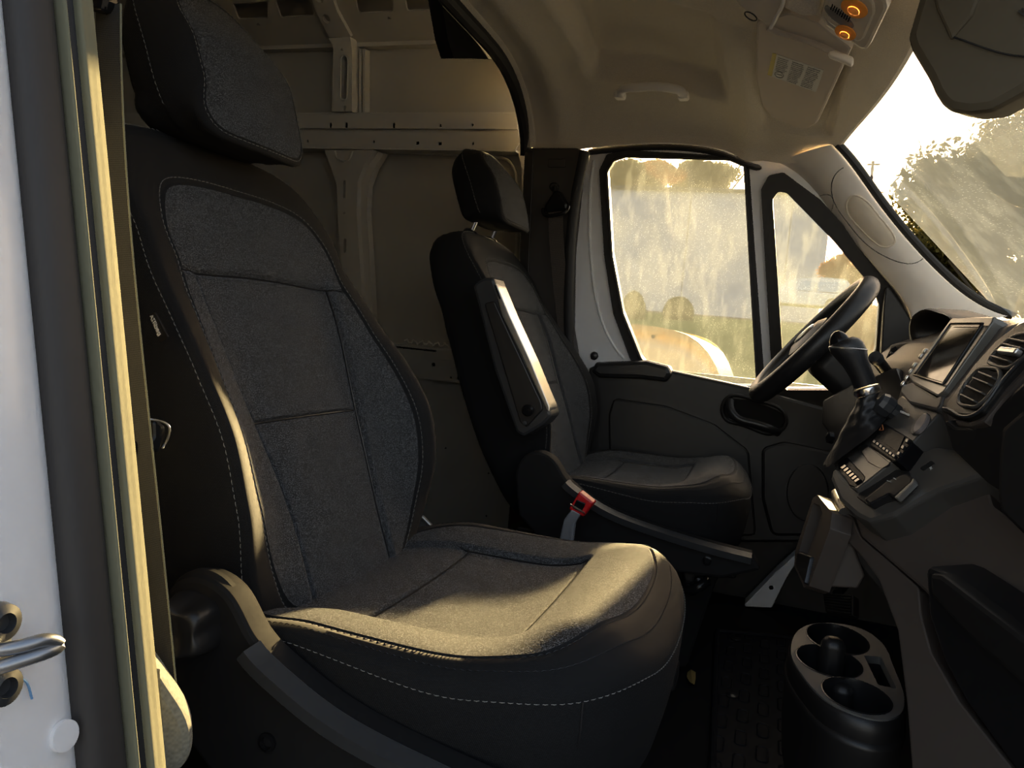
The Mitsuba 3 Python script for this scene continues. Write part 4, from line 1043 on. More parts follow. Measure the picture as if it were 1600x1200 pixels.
# vent pod beside the screen
v0 = np.array([P(1470, 640, 1.22), P(1516, 650, 1.12), P(1600, 559, 1.06), P(1592, 500, 1.17)])
VN = unit(np.cross(v0[1] - v0[0], v0[3] - v0[0]))
VN = VN if VN[0] < 0 else -VN
vp = lambda x, y, d=0.0: PP(x, y, v0.mean(0) + VN * d, VN)
pod = put('vent_pod', plate([vp(*p) for p in ((1468, 641), (1475, 634), (1520, 570), (1556, 530), (1592, 503), (1640, 480), (1660, 500), (1600, 562), (1563, 602), (1532, 643), (1516, 652), (1496, 650))], .08, VN, r=.004, bevel=.005, n=200), 'm_black', da, label='pod holding two air vents')
put('bright_rim', tube(spline([vp(*p, .003) for p in ((1474, 638), (1497, 648), (1515, 650), (1531, 642), (1562, 601), (1600, 560), (1650, 505))], 70), .0022, 8), 'm_trim_grey', pod)
put('lower_lip', plate([vp(*p, -.008) for p in ((1464, 646), (1496, 654), (1516, 657), (1536, 648), (1568, 605), (1640, 525), (1640, 545), (1566, 622), (1536, 660), (1514, 667), (1490, 664))], .05, VN, r=.004, bevel=.005), 'm_dash', da)


def vent(out, slats, tab=None):
    ring = np.array([vp(x, y, .004) for x, y in out])
    ring = spline(ring, 90, True)
    k = put('vent', plate([vp(x, y, .0045) for x, y in out], .004, VN, r=.004, bevel=.0015), 'm_hole_shade', da, label='air vent with slats')
    put('ring', tube(ring, .0028, 8, closed=True), 'm_dash_light', k)
    for a, b in slats:
        p, q = vp(*a, .006), vp(*b, .006)
        put('slat', moved(rbox((np.linalg.norm(q - p), .012, .0026), .0011), (p + q) / 2, unit(q - p), unit(np.cross(np.cross(q - p, VN), q - p) * 1.0), unit(np.cross(q - p, VN))), 'm_dash_light', k)
    if tab:
        p, q = vp(*tab[0], .012), vp(*tab[1], .012)
        put('tab', moved(rbox((np.linalg.norm(q - p), .010, .009), .003), (p + q) / 2, unit(q - p), VN, unit(np.cross(q - p, VN))), 'm_silver', k)


vent([(1530, 577), (1540, 575), (1563, 585), (1562, 592), (1528, 634), (1516, 635), (1498, 626), (1499, 619)], [((1525, 593), (1550, 603)), ((1515, 606), (1540, 617)), ((1506, 619), (1528, 630)), ((1534, 584), (1556, 593))])
vent([(1546, 563), (1550, 557), (1583, 527), (1604, 521), (1625, 528), (1576, 574), (1569, 574), (1548, 568)], [((1554, 559), (1582, 567)), ((1562, 550), (1592, 558)), ((1572, 540), (1602, 547)), ((1582, 532), (1612, 538))], ((1564, 548), (1592, 551)))
# instrument hood and the vent by the door
rimh = spline([P(1432, 542, 1.95), P(1421, 525, 1.97), P(1421, 505, 1.96), P(1430, 489, 1.91), P(1445, 482, 1.84), P(1468, 487, 1.75), P(1489, 497, 1.67), P(1494, 515, 1.63), P(1480, 540, 1.62)], 60)
hc = rimh.mean(0)
rws = [rimh + [.0, 0, -.002], rimh + (rimh - hc) * .02 + [.006, 0, 0], rimh + (rimh - hc) * .03 + [.02, 0, .0], rimh + [.07, 0, .002], rimh + [.16, 0, -.02]]
ih = put('instrument_hood', grid(np.array(rws), False), 'm_dash', da, smooth=50, label='arched hood over the instruments')
inn = [rimh + [.0, 0, -.002], hc + (rimh - hc) * .90 + [-.002, 0, 0], hc + (rimh - hc) * .84 + [.01, 0, 0], hc + (rimh - hc) * .78 + [.07, 0, 0], hc + (rimh - hc) * .05 + [.075, 0, 0]]
put('instrument_well', grid(np.array(inn), False), 'm_black', ih, smooth=50)
vh = put('side_vent_pod', plate([P(1384, 556, 1.93), P(1392, 538, 1.93), P(1404, 534, 1.9), P(1428, 531, 1.86), P(1440, 542, 1.84), P(1420, 552, 1.86), P(1404, 572, 1.9), P(1388, 574, 1.93)], .08, (-1, -.5, .3), r=.004, bevel=.006), 'm_dash', da)
put('dark_mouth', plate([P(1385, 560, 1.90), P(1393, 544, 1.90), P(1400, 541, 1.90), P(1404, 549, 1.90), P(1393, 567, 1.90)], .01, (-1, -.6, .2), r=.002, bevel=.002), 'm_hole_shade', vh)
for a, b in (((1386, 561), (1395, 565)), ((1391, 551), (1401, 556))):
    p, q = P(*a, 1.895), P(*b, 1.895)
    put('slat', tube(np.array([p, q]), .003, 6), 'm_dash_light', vh)
put('side_cheek', plate([P(1384, 440, 2.09), P(1424, 498, 2.09), P(1422, 560, 2.09), P(1380, 600, 2.09), P(1376, 560, 2.09), P(1380, 480, 2.09)], .03, (0, -1, 0), r=.006, bevel=.004), 'm_black', da)
# knee panel below the wheel
put('knee_panel', plate([P(1275, 621, 1.72), P(1330, 596, 1.66), P(1405, 575, 1.58), P(1412, 610, 1.52), P(1360, 700, 1.52), P(1308, 700, 1.60), P(1296, 668, 1.70)], .08, (-1, -.6, .1), r=.006, bevel=.006), 'm_black_smooth', da)
put('knob', lathe([(.012, 0), (.011, .008), (.004, .011)], 20, P(1300, 684, 1.60), (-1, -.3, 0)), 'm_gloss', da)

# ---- centre console
co = put('console_top', plate([P(1300, 722, 1.42), P(1322, 702, 1.43), P(1345, 672, 1.44), P(1383, 655, 1.44), P(1404, 612, 1.44), P(1466, 641, 1.24), P(1428, 690, 1.22), P(1405, 724, 1.215), P(1353, 750, 1.22), P(1334, 764, 1.225), P(1312, 752, 1.30)], .10, (-.6, -.1, .8), r=.004, bevel=.004, n=200), 'm_dash_light', da, label='sloping centre stack panel')
c0 = np.array([P(1300, 722, 1.42), P(1404, 612, 1.44), P(1466, 641, 1.24), P(1405, 724, 1.215), P(1334, 764, 1.225)])
oC, aC, bC, CN = plane_of(c0, (-.6, 0, .8))
cp = lambda x, y, d=0.0: PP(x, y, oC + CN * d, CN)
hv = put('climate_panel', plate([cp(*p, .004) for p in ((1381, 660), (1422, 685), (1424, 692), (1402, 720), (1394, 722), (1359, 697), (1359, 690))], .03, CN, r=.003, bevel=.003), 'm_display', da, label='glossy black climate control display')
put('display', plate([cp(*p, .0055) for p in ((1390, 669), (1413, 682), (1402, 706), (1379, 690))], .003, CN, r=.001), 'm_display', hv)
for k in range(7):
    a = np.array([1364, 691]) + np.array([30, 22]) * k / 6
    put('button', plate([cp(a[0] - 1.5, a[1] - .5, .0075), cp(a[0] + 2.2, a[1] + 2.2, .0075), cp(a[0] + 5.2, a[1] - 2.6, .0075), cp(a[0] + 1.5, a[1] - 5.2, .0075)], .004, CN, r=.0006, bevel=.001, n=40), 'm_black_smooth', hv)
for k in range(3):
    a = np.array([1416, 688]) + np.array([-6.5, 10]) * k
    put('button', plate([cp(a[0] - 3, a[1] + 2, .0075), cp(a[0] + 1, a[1] + 4, .0075), cp(a[0] + 4, a[1] - 2, .0075), cp(a[0], a[1] - 4, .0075)], .004, CN, r=.0006, bevel=.001, n=40), 'm_black_smooth', hv)
put('warning_triangle', tube(np.array([cp(1374, 672, .006), cp(1379, 664, .006), cp(1380, 672, .006)]), .0008, 6, closed=True), 'm_hazard', hv)
sw = put('switch_row', plate([cp(*p, .003) for p in ((1309, 722), (1323, 714), (1352, 744), (1350, 752), (1335, 762), (1326, 758), (1310, 736))], .02, CN, r=.003, bevel=.002), 'm_display', da, label='row of glossy black switches')
for k in range(6):
    a = np.array([1316, 729]) + np.array([25, 25]) * k / 6
    put('key', plate([cp(a[0] - 4, a[1] + 1.5, .0065), cp(a[0] - 1, a[1] + 4.6, .0065), cp(a[0] + 7.5, a[1] - 1.2, .0065), cp(a[0] + 4.5, a[1] - 4.3, .0065)], .005, CN, r=.0006, bevel=.0012, n=40), 'm_gloss', sw)
mat('m_hazard', (.45, .16, .06), .5)
put('coin_recess', plate([cp(*p, .002) for p in ((1340, 697), (1354, 694), (1392, 724), (1376, 733), (1356, 722))], .003, CN, r=.004, bevel=.001), 'm_black', da)
# rotary knob, power outlet
kp = cp(1398, 646, .0)
kax = unit(P(1389, 634, 1.36) - cp(1402, 650, 0))
put('rotary_knob', lathe([(.014, -.01), (.014, .004), (.018, .006), (.019, .020), (.016, .028), (.005, .030)], 10, P(1396, 643, 1.385), (-.85, -.1, .5)), 'm_trim_grey', da, label='faceted rotary knob', smooth=20)
ot = [cp(1435 + 12 * math.cos(t) + 6.5 * math.sin(t), 660 - 17 * math.cos(t) + 4.2 * math.sin(t), .004) for t in np.arange(40) * math.pi / 20]
o2 = put('power_outlet', plate(ot, .02, CN, bevel=.002), 'm_dash_light', da, label='round capped power outlet')
put('cap', plate([cp(1437 + 10 * math.cos(t) + 5.2 * math.sin(t), 660 - 14.5 * math.cos(t) + 3.6 * math.sin(t), .007) for t in np.arange(40) * math.pi / 20], .006, CN, bevel=.002), 'm_visor_grey', o2)
mat('m_visor_grey', (.17, .15, .145), .35)
put('label_bar', plate([cp(1407, 641, .001), cp(1421, 647, .001), cp(1420, 650, .001), cp(1406, 644, .001)], .001, CN), 'm_paper', da)
# near shoulder of the console: raised pod with a pull switch and a socket
n0 = np.array([P(1337, 775, 1.235), P(1395, 797, 1.15), P(1520, 735, 1.13), P(1455, 700, 1.205)])
oN, aN, bN, NN = plane_of(n0, (-.5, -.2, .8))
sp = lambda x, y, d=0.0: PP(x, y, oN + NN * d, NN)
shd = put('console_shoulder', plate([sp(*p) for p in ((1296, 748), (1302, 726), (1334, 762), (1352, 748), (1396, 728), (1440, 704), (1462, 696), (1500, 702), (1545, 720), (1540, 742), (1463, 768), (1395, 806), (1356, 816), (1336, 806), (1310, 782))], .07, NN, r=.005, bevel=.007, n=220), 'm_dash_light', da, label='raised shoulder of the console towards the passenger seat')
put('recess', plate([sp(*p, .002) for p in ((1338, 776), (1358, 748), (1396, 733), (1420, 736), (1424, 750), (1402, 780), (1360, 792))], .003, NN, r=.004, bevel=.001), 'm_black', shd)
lv = put('pull_switch', plate([sp(*p, .012) for p in ((1349, 780), (1384, 752), (1416, 738), (1426, 746), (1424, 754), (1396, 777), (1388, 772), (1358, 788))], .012, NN, r=.003, bevel=.003), 'm_black_smooth', shd, label='black pull switch with a silver tip')
put('silver_tip', plate([sp(*p, .0135) for p in ((1397, 777), (1424, 752), (1427, 745), (1429, 752), (1402, 779))], .008, NN, r=.001, bevel=.001), 'm_silver', lv)
put('socket', plate([sp(*p, .0015) for p in ((1437, 731), (1455, 719), (1460, 723), (1442, 735))], .004, NN, r=.0012, bevel=.001), 'm_hole_shade', shd)
for a, b in (((1452, 731), (1457, 732)), ((1455, 729), (1454, 734)), ((1386, 751), (1392, 753)), ((1396, 747), (1400, 749))):
    put('symbol', tube(np.array([sp(*a, .0008 if a[0] > 1440 else .0125), sp(*b, .0008 if a[0] > 1440 else .0125)]), .0006, 6), 'm_paper', shd)
# flank of the console and the trim below it
g0 = np.array([P(1345, 806, 1.235), P(1540, 742, 1.14), P(1600, 1010, .99)])
GN = unit(np.cross(g0[1] - g0[0], g0[2] - g0[0]))
GN = GN if GN[1] < 0 else -GN
gp = lambda x, y, d=0.0: PP(x, y, g0[0] + GN * d, GN)
put('console_flank', plate([gp(*p) for p in ((1332, 800), (1356, 817), (1395, 807), (1463, 769), (1500, 754), (1540, 744), (1552, 790), (1640, 850), (1640, 1080), (1500, 980), (1436, 916), (1380, 868), (1345, 838))], .06, GN, r=.004, bevel=.004, n=200), 'm_dash', da, label='grained side panel of the console')
put('lower_trim', plate([gp(*p, -.004) for p in ((1318, 796), (1332, 808), (1346, 840), (1382, 870), (1436, 918), (1440, 960), (1456, 1020), (1500, 1096), (1590, 1210), (1425, 1215), (1416, 1100), (1402, 985), (1372, 905), (1340, 862), (1312, 836))], .05, GN, r=.004, bevel=.003, n=200), 'm_dash', da)
put('console_core', plate([P(1305, 775, 1.26), P(1350, 815, 1.26), P(1450, 780, 1.26), P(1540, 760, 1.26), P(1540, 1000, 1.26), P(1440, 1000, 1.26), P(1360, 900, 1.26), P(1318, 850, 1.26)], .17, (0, -1, 0), r=.01), 'm_black', da)
# dark underside of the dashboard and the glovebox door
put('under_dash', plate([P(1466, 650, 1.17), P(1490, 667, 1.15), P(1516, 668, 1.12), P(1538, 660, 1.10), P(1568, 622, 1.07), P(1640, 560, 1.02), P(1640, 700, 1.02), P(1570, 780, 1.06), P(1545, 755, 1.10), P(1500, 702, 1.16)], .06, (-1, -1, -.3), r=.004, bevel=.004), 'm_black', da)
put('glovebox_door', plate([P(1566, 668, .98), P(1600, 640, .96), P(1700, 600, .90), P(1700, 880, .90), P(1606, 838, .96), P(1560, 800, .98), P(1551, 772, .98), P(1554, 728, .98)], .04, (-1, -.5, 0), r=.006, bevel=.006), 'm_black', da, label='rounded corner of the glovebox door')
mp = put('door_pocket', plate([P(1440, 896, 1.06), P(1453, 884, 1.06), P(1478, 892, 1.04), P(1600, 985, .92), P(1680, 1040, .86), P(1720, 1250, .84), P(1610, 1230, .92), P(1510, 1098, 1.0), P(1466, 1034, 1.03), P(1442, 960, 1.055)], .06, (-.4, -1, 0), r=.006, bevel=.008, n=200), 'm_black_smooth', da, label='dark storage pocket under the glovebox')
put('ledge', plate([P(1450, 895, 1.035), P(1476, 897, 1.02), P(1600, 1000, .90), P(1680, 1060, .85), P(1680, 1130, .85), P(1600, 1075, .90), P(1520, 1000, .97), P(1448, 930, 1.03)], .02, (-.4, -1, 0), r=.005, bevel=.006), 'm_black', mp)

# ---- gear lever
gl = thing('gear_lever', 'black gear lever with a silver collar and a leather boot', 'gear lever')
Yg = 1.40
ax0, ax1 = P(1352, 602, Yg), P(1331, 545, Yg)
gd_ = unit(ax1 - ax0)
L_ = np.linalg.norm(ax1 - ax0)
side = unit(np.cross(gd_, (0, 1, 0)))
gr = []
for h, rx_, ry_, sh_ in ((-.01, .0175, .016, 0), (.0, .0185, .017, 0), (.3, .0185, .018, 0), (.6, .0205, .020, .002), (.85, .025, .022, .004), (1.02, .027, .023, .007), (1.14, .025, .021, .009), (1.22, .018, .015, .010), (1.245, .008, .007, .010)):
    t = np.arange(32) * 2 * np.pi / 32
    gr.append(ax0 + gd_ * h * L_ - side * sh_ * 0 + np.cos(t)[:, None] * side * rx_ + np.sin(t)[:, None] * np.array([0, 1., 0]) * ry_ + np.array([-1, 0, 0]) * sh_)
kb = put('knob', grid(np.array(gr), True, True, True), 'm_leather', gl, smooth=50)
put('cap', moved(trimesh.creation.icosphere(3, 1), ax0 + gd_ * 1.06 * L_ + np.array([-.016, .004, .002]), side * .017, np.array([0, .019, 0]), gd_ * .024), 'm_gloss', kb)
put('cap_rim', tube(np.array([ax0 + gd_ * (1.0 * L_) + np.array([-.006, 0, .0]) + math.cos(t) * side * .0265 + math.sin(t) * np.array([0, .0228, 0]) + gd_ * .012 * math.cos(t) for t in np.arange(40) * math.pi / 20]), .0016, 6, closed=True), 'm_silver', kb)
put('collar', lathe([(.018, 0), (.0205, .001), (.0215, .006), (.0205, .012), (.018, .013)], 32, ax0 - gd_ * .016, gd_), 'm_chrome', gl, label='silver collar')
bo = []
bc = [(-.016, ax0 - gd_ * .014), ]
top_c, base_c = ax0 - gd_ * .016, P(1336, 690, 1.40)
bx_, by_ = -unit(P(1378, 655, 1.40) - P(1306, 712, 1.40)), np.array([0, 1., 0])
for i, k in enumerate(np.linspace(0, 1, 26)):
    c = top_c * (1 - k) + base_c * k
    t = np.arange(64) * 2 * np.pi / 64
    w = .017 + .050 * k ** 1.7
    d = .016 + .036 * k ** 1.5
    pl = 1 + .17 * k ** .5 * (1 - .5 * k) * np.sin(5 * t + 5 * k) + .05 * math.sin(k * 26) * (1 - k)
    e1 = unit(side * (1 - k) + bx_ * k)
    bo.append(c + (np.cos(t) * w * pl)[:, None] * e1 + (np.sin(t) * d * pl)[:, None] * by_)
put('boot', grid(np.array(bo), True, False, True), 'm_leather', gl, smooth=60, label='creased black leather boot')

# ---- steering wheel
swt = thing('steering_wheel', "black steering wheel in front of the driver's window", 'steering wheel')
wc = np.array([.079, 1.81, .733])
we, wn = unit((.2, 0, .258)), unit((-.258, -.022, .2))
wy = unit(np.cross(we, wn)) * -1
wy = wy if wy[1] > 0 else -wy
Rw = .160
rim_p = np.array([wc + Rw * (math.cos(t) * wy + math.sin(t) * we) for t in np.arange(120) * math.pi / 60])
put('rim', tube(rim_p, .0215, 20, closed=True, up=wn), 'm_leather', swt)
put('rim_seam', tube(np.array([wc + (Rw - .0213) * (math.cos(t) * wy + math.sin(t) * we) + wn * .003 for t in np.arange(120) * math.pi / 60]), .0011, 6, closed=True, up=wn), 'm_trim_grey', swt)
hubc = wc - wn * .008
put('hub', moved(lathe([(1, -.5), (1.02, 0), (.96, .7), (.7, .95), (.2, 1.0)], 48), hubc, wy * .062, we * .058, wn * .030), 'm_black', swt, label='airbag cover in the middle of the wheel')
put('emblem', moved(lathe([(1, 0), (.95, .6), (.5, 1)], 32), hubc + wn * .030, wy * .026, we * .028, wn * .005), 'm_chrome', swt, label='bright emblem on the airbag cover')
for a in (0, math.pi, -math.pi / 2):
    d = math.cos(a) * wy + math.sin(a) * we
    s = np.cross(wn, d)
    p0, p1 = hubc + d * .045 + wn * .006, wc + d * (Rw - .006) - wn * .004
    sp_ = put('spoke', moved(rbox((np.linalg.norm(p1 - p0) + .02, .046 if abs(math.sin(a)) < .5 else .030, .016), .006), (p0 + p1) / 2, unit(p1 - p0), s, np.cross(unit(p1 - p0), s)), 'm_black_smooth', swt)
    put('spoke_insert', moved(rbox((np.linalg.norm(p1 - p0) * .6, .024, .004), .0018), (p0 + p1) / 2 + wn * .009, unit(p1 - p0), s, np.cross(unit(p1 - p0), s)), 'm_silver', sp_)
col = thing('steering_column', 'black steering column shroud with a stalk behind the wheel', 'steering column')
put('shroud', moved(rbox((.20, .13, .085), .03, 5), wc - wn * .125 - we * .012, -wn, wy, we), 'm_black', col)
stk = put('stalk', tube(spline([P(1398, 604, 1.70), P(1384, 580, 1.66), P(1370, 562, 1.63)], 16), .0115, 14), 'm_black_smooth', col, label='stalk with a round end')
put('end_cap', lathe([(.0125, 0), (.0135, .006), (.012, .014), (.004, .016)], 24, P(1371, 563, 1.63), unit(P(1362, 550, 1.61) - P(1371, 563, 1.63))), 'm_trim_grey', stk)
put('stalk_root', lathe([(.024, 0), (.024, .02), (.018, .028)], 24, P(1404, 604, 1.72), unit(P(1370, 562, 1.63) - P(1398, 604, 1.70))), 'm_gloss', col)

# ---- cup holder
cu = thing('cup_holder', 'black console cup holder with three round wells and a slot', 'cup holder')
zc = .245
Cz = lambda x, y, z=zc: PZ(x, y, z)
co_ = [Cz(*p) for p in ((1236, 1020), (1237, 1004), (1243, 990), (1261, 977), (1288, 973), (1342, 981), (1369, 996), (1394, 1036), (1412, 1084), (1412, 1106), (1400, 1120), (1366, 1124), (1342, 1118), (1300, 1100), (1264, 1068))]
co_ = list(spline(co_, 90, True))
ell = lambda x, y, rx_, ry_, ang=.35, z=zc: [Cz(x + rx_ * math.cos(t) * math.cos(ang) - ry_ * math.sin(t) * math.sin(ang), y + rx_ * math.cos(t) * math.sin(ang) + ry_ * math.sin(t) * math.cos(ang), z) for t in np.arange(36) * math.pi / 18]
wells = [(1309, 999, 51, 21, .28), (1296, 1034, 54, 22, .30), (1339, 1088, 58, 24, .33)]
slot_ = [Cz(*p) for p in ((1350, 1024), (1376, 1026), (1401, 1076), (1372, 1070))]
put('top_plate', plate(co_, .012, (0, 0, 1), r=.004, holes=[(ell(*w), 0) for w in wells] + [(slot_, .004)]), 'm_dash_top', cu, label='grey top plate of the cup holder')
mat('m_dash_top', (.10, .10, .095), .5, bump=grain(900, .0003))
for w in wells:
    top = np.array(ell(*w))
    c = top.mean(0)
    rows_ = [c + (top - c) * s + [0, 0, z] for s, z in ((1.02, .001), (.985, .0015), (.97, -.004), (.93, -.06), (.90, -.075), (.1, -.076))]
    put('well', grid(np.array(rows_), True, False, True), 'm_black_smooth', cu, smooth=40)
st = np.array(slot_)
put('slot_well', grid(np.array([st.mean(0) + (st - st.mean(0)) * s + [0, 0, z] for s, z in ((1.03, -.001), (1.0, -.05), (.1, -.051))]), True, False, True), 'm_black_smooth', cu)
op = np.array(ring2(Polygon(np.array(co_)[:, :2]).buffer(.001), 120))
cc = op.mean(0)
rows_ = []
for s, z in ((1.0, zc - .002), (1.03, zc - .006), (1.04, zc - .018), (1.03, zc - .030), (1.055, zc - .032), (1.07, zc - .038), (1.05, zc - .05), (1.02, zc - .10), (.93, zc - .16), (.80, zc - .20), (.6, zc - .225)):
    rows_.append(np.c_[cc + (op - cc) * s, np.full(120, z)])
put('body', grid(np.array(rows_), True, False, True), 'm_black', cu, smooth=40)
put('divider', moved(rbox((.036, .034, .07), .015, 5), Cz(1301, 1018, .25) + [0, 0, -.012]), 'm_black', cu, label='rounded black divider between the wells')
put('divider', moved(rbox((.028, .028, .06), .012, 5), Cz(1318, 1068, .24) + [0, 0, -.03]), 'm_black', cu)

# ---- document tray under the console, pedals
dt = thing('storage_tray', 'upright black storage tray hanging under the tip of the console', 'tray')
TY0, TY1 = 1.235, 1.43
fo = [P(1272, 778, TY1), P(1300, 802, TY0), P(1296, 826, TY0), P(1262, 920, TY0), P(1241, 884, TY1), P(1243, 860, TY1)]
oT, aT, bT, TN = plane_of(fo, (-1, -.2, .2))
tpn = lambda x, y, d=0.0: PP(x, y, oT + TN * d, TN)
put('frame', plate([tpn(*p) for p in ((1270, 778), (1277, 773), (1300, 801), (1297, 826), (1264, 916), (1256, 918), (1241, 884), (1242, 862))], .03, TN, r=.003, holes=[([tpn(*p) for p in ((1271, 786), (1281, 789), (1286, 806), (1266, 868), (1248, 862))], .003)]), 'm_dash', dt)
put('box', plate([P(1298, 806, TY0 + .004), P(1330, 842, TY0 + .004), P(1352, 900, TY0 + .004), P(1340, 920, TY0 + .004), P(1266, 916, TY0 + .004), P(1296, 830, TY0 + .004)], .16, (0, -1, 0), r=.003, bevel=.003), 'm_dash', dt)
put('flap', plate([tpn(*p, .006) for p in ((1246, 862), (1266, 869), (1256, 912), (1242, 884))], .006, TN, r=.002, bevel=.002), 'm_black_smooth', dt)
pd = thing('pedal', 'ribbed black pedal in the dark footwell behind the cup holder', 'pedal')
pz = [P(1284, 925, 2.0), P(1334, 930, 1.94), P(1332, 962, 1.90), P(1290, 956, 1.96)]
oP, aP, bP, PN = plane_of(pz, (-1, -.4, .6))
put('pad', plate(pz, .02, (-1, -.4, .6), r=.004, bevel=.003), 'm_rubber', pd)
for k in range(7):
    s = (k + .5) / 7
    a, b = pz[0] * (1 - s) + pz[3] * s, pz[1] * (1 - s) + pz[2] * s
    put('rib', tube(np.array([a * .95 + b * .05, a * .05 + b * .95]) + PN * .001, .0025, 6), 'm_black', pd)
put('arm', tube(np.array([pz[0] * .5 + pz[1] * .5, P(1345, 880, 2.1)]), .012, 8), 'm_floor', pd)

# ---- floor mat
fm = thing('floor_mat', 'dark rubber floor mat with rows of raised rounded rectangles', 'floor mat')
mq = [PZ(1118, 985, .006), PZ(1262, 1002, .006), PZ(1320, 1060, .006), PZ(1420, 1260, .006), PZ(1106, 1260, .006)]
put('sheet', plate(mq, .005, (0, 0, 1), r=.02, bevel=.002), 'm_mat', fm)
rimp = poly_path(np.array([PZ(1112, 1250, .008), PZ(1120, 986, .008), PZ(1266, 1000, .008)]), 60)
put('raised_rim', tube(rimp, .006, 8), 'm_mat', fm)
x0, x1, y0, y1 = -.035, .30, 1.08, 1.92
kk = 0
for j in range(10):
    y = 1.90 - j * .088
    for i in range(7):
        x = -.015 + i * .037
        c = np.array([x, y + (.04 if i % 2 else 0), .0065])
        qq, _ = (lambda r: (800 + FOCAL * r[0] / r[2], 0))(R.T.T @ (c - EYE))
        if qq > 1300:
            continue
        lp = ring2(shapely.box(-.0095, -.027, .0095, .027).buffer(-.006).buffer(.006), 28)
        put('tread', tube(np.c_[lp + c[:2], np.full(28, c[2])], .0017, 5, closed=True), 'm_mat', fm, smooth=40)
for x, y in ((1143, 1088), (1150, 1000)):
    put('fastener', lathe([(.012, 0), (.012, .004), (.006, .006)], 20, PZ(x, y, .006), (0, 0, 1)), 'm_black_smooth', fm)
lvr = thing('seat_lever', "shiny black adjusting handle on the floor in front of the driver's seat", 'lever')
put('grip', tube(spline([P(1072, 916, 1.55), P(1082, 922, 1.53), P(1094, 916, 1.53), P(1104, 908, 1.55)], 20), .010, 10), 'm_gloss', lvr)
put('bracket', plate([P(1066, 888, 1.56), P(1092, 882, 1.56), P(1108, 896, 1.56), P(1106, 918, 1.56), P(1070, 916, 1.56)], .02, (0, -1, 0), r=.006, bevel=.004), 'm_black_smooth', lvr)
put('bolt', lathe([(.009, 0), (.008, .006), (.003, .008)], 16, P(1091, 908, 1.545), (0, -1, 0)), 'm_gloss', lvr)

single('dry_leaf', grid(np.array([[PZ(1074, 1050, .012), PZ(1080, 1046, .016), PZ(1087, 1050, .013)], [PZ(1073, 1058, .012), PZ(1080, 1057, .020), PZ(1087, 1062, .012)], [PZ(1078, 1066, .011), PZ(1082, 1068, .014), PZ(1085, 1070, .011)]]), False), 'm_dry_leaf', 'small dry yellow leaf on the floor in front of the passenger seat', 'leaf')
mat('m_dry_leaf', (.22, .16, .05), .8)


# ---------------------------------------------------------------- outside
mat('m_grass', mikit.proc(lambda p, n, uv: mix((.055, .075, .018), (.16, .17, .05), fbm(p.x * 2.2, p.y * 2.2, 0, 4))), .95, .1)
mat('m_asphalt', mikit.proc(lambda p, n, uv: mix((.10, .10, .10), (.17, .165, .16), fbm(p.x * 6, p.y * 6, 0, 4))), .9, .2)
mat('m_building', mikit.proc(lambda p, n, uv: mix((.50, .49, .52), (.60, .585, .61), fbm(p.x * .5, p.z * .5, p.y * .5, 3))), .9, .1)
mat('m_roofing', (.12, .11, .11), .9)
mat('m_car_tan', (.82, .68, .44), .3, coat=.8)
mat('m_car_white', (.8, .8, .8), .3, coat=.8)
mat('m_car_glass_sky', (.42, .52, .62), .3, .5)  # sky reflection painted in as a diffuse pale blue
mat('m_bark', (.07, .055, .04), .9)
for k, c in (('m_leaf_green', (.11, .12, .035)), ('m_leaf_olive', (.13, .11, .035)), ('m_leaf_orange', (.45, .17, .04)), ('m_hedge', (.03, .05, .02))):
    scene[k] = {'type': 'principledthin', 'base_color': {'type': 'rgb', 'value': list(c)}, 'roughness': .6, 'diff_trans': .9, 'eta': 1.4}
GZ = -.65
gx, gy = np.meshgrid(np.linspace(-60, 110, 120), np.r_[np.linspace(-30, 9, 20), np.linspace(9.3, 90, 90)], indexing='ij')
gzv = GZ + (P(1100, 496, 60)[2] - GZ) * np.clip((gy - 10.5) / 49, 0, 1.4) + .04 * meshkit.fbm(np.stack([gx, gy, gx * 0], -1) * .8)
rows_ = np.stack([gx, gy, gzv], -1)
flat = (gy[:, :, None] < 10.2)
struct('floor', grid(rows_, False), 'm_grass', 'grass bank rising beyond the parking place outside', smooth=True)
struct('floor', bx(-60, 110, -30, 9.6, GZ - .1, GZ + .06), 'm_asphalt', 'asphalt of the parking place outside')


def outp(x, y, Y):
    return P(x, y, Y)


# building
Yb = 60.0
bl = thing('building', 'long pale lavender building beyond the grass, seen through the side windows', 'building')
b0, b1 = P(900, 300, Yb), P(1300, 318, Yb)
zt = P(1050, 294, Yb)[2]
XB = P(1290, 400, Yb)[0]
put('wall', bx(-38, XB, Yb, Yb + 12, -.5, zt), 'm_building', bl)
put('roof', plate(np.array([(-38.5, Yb - .4, zt), (XB + .3, Yb - .4, zt), (XB - 2.0, Yb + 6, zt + .9), (-38.5, Yb + 6, zt + .9)]), .15, (0, -1, 1)), 'm_roofing', bl)
for k in range(5):
    x = -29 + k * 7.3
    w_ = put('panel_joint', bx(x, x + .05, Yb - .02, Yb + .02, -.4, zt), 'm_roofing', bl)
put('base_course', bx(-38, XB, Yb - .06, Yb, P(1100, 497, Yb)[2] - .3, P(1100, 492, Yb)[2]), 'm_roofing', bl)


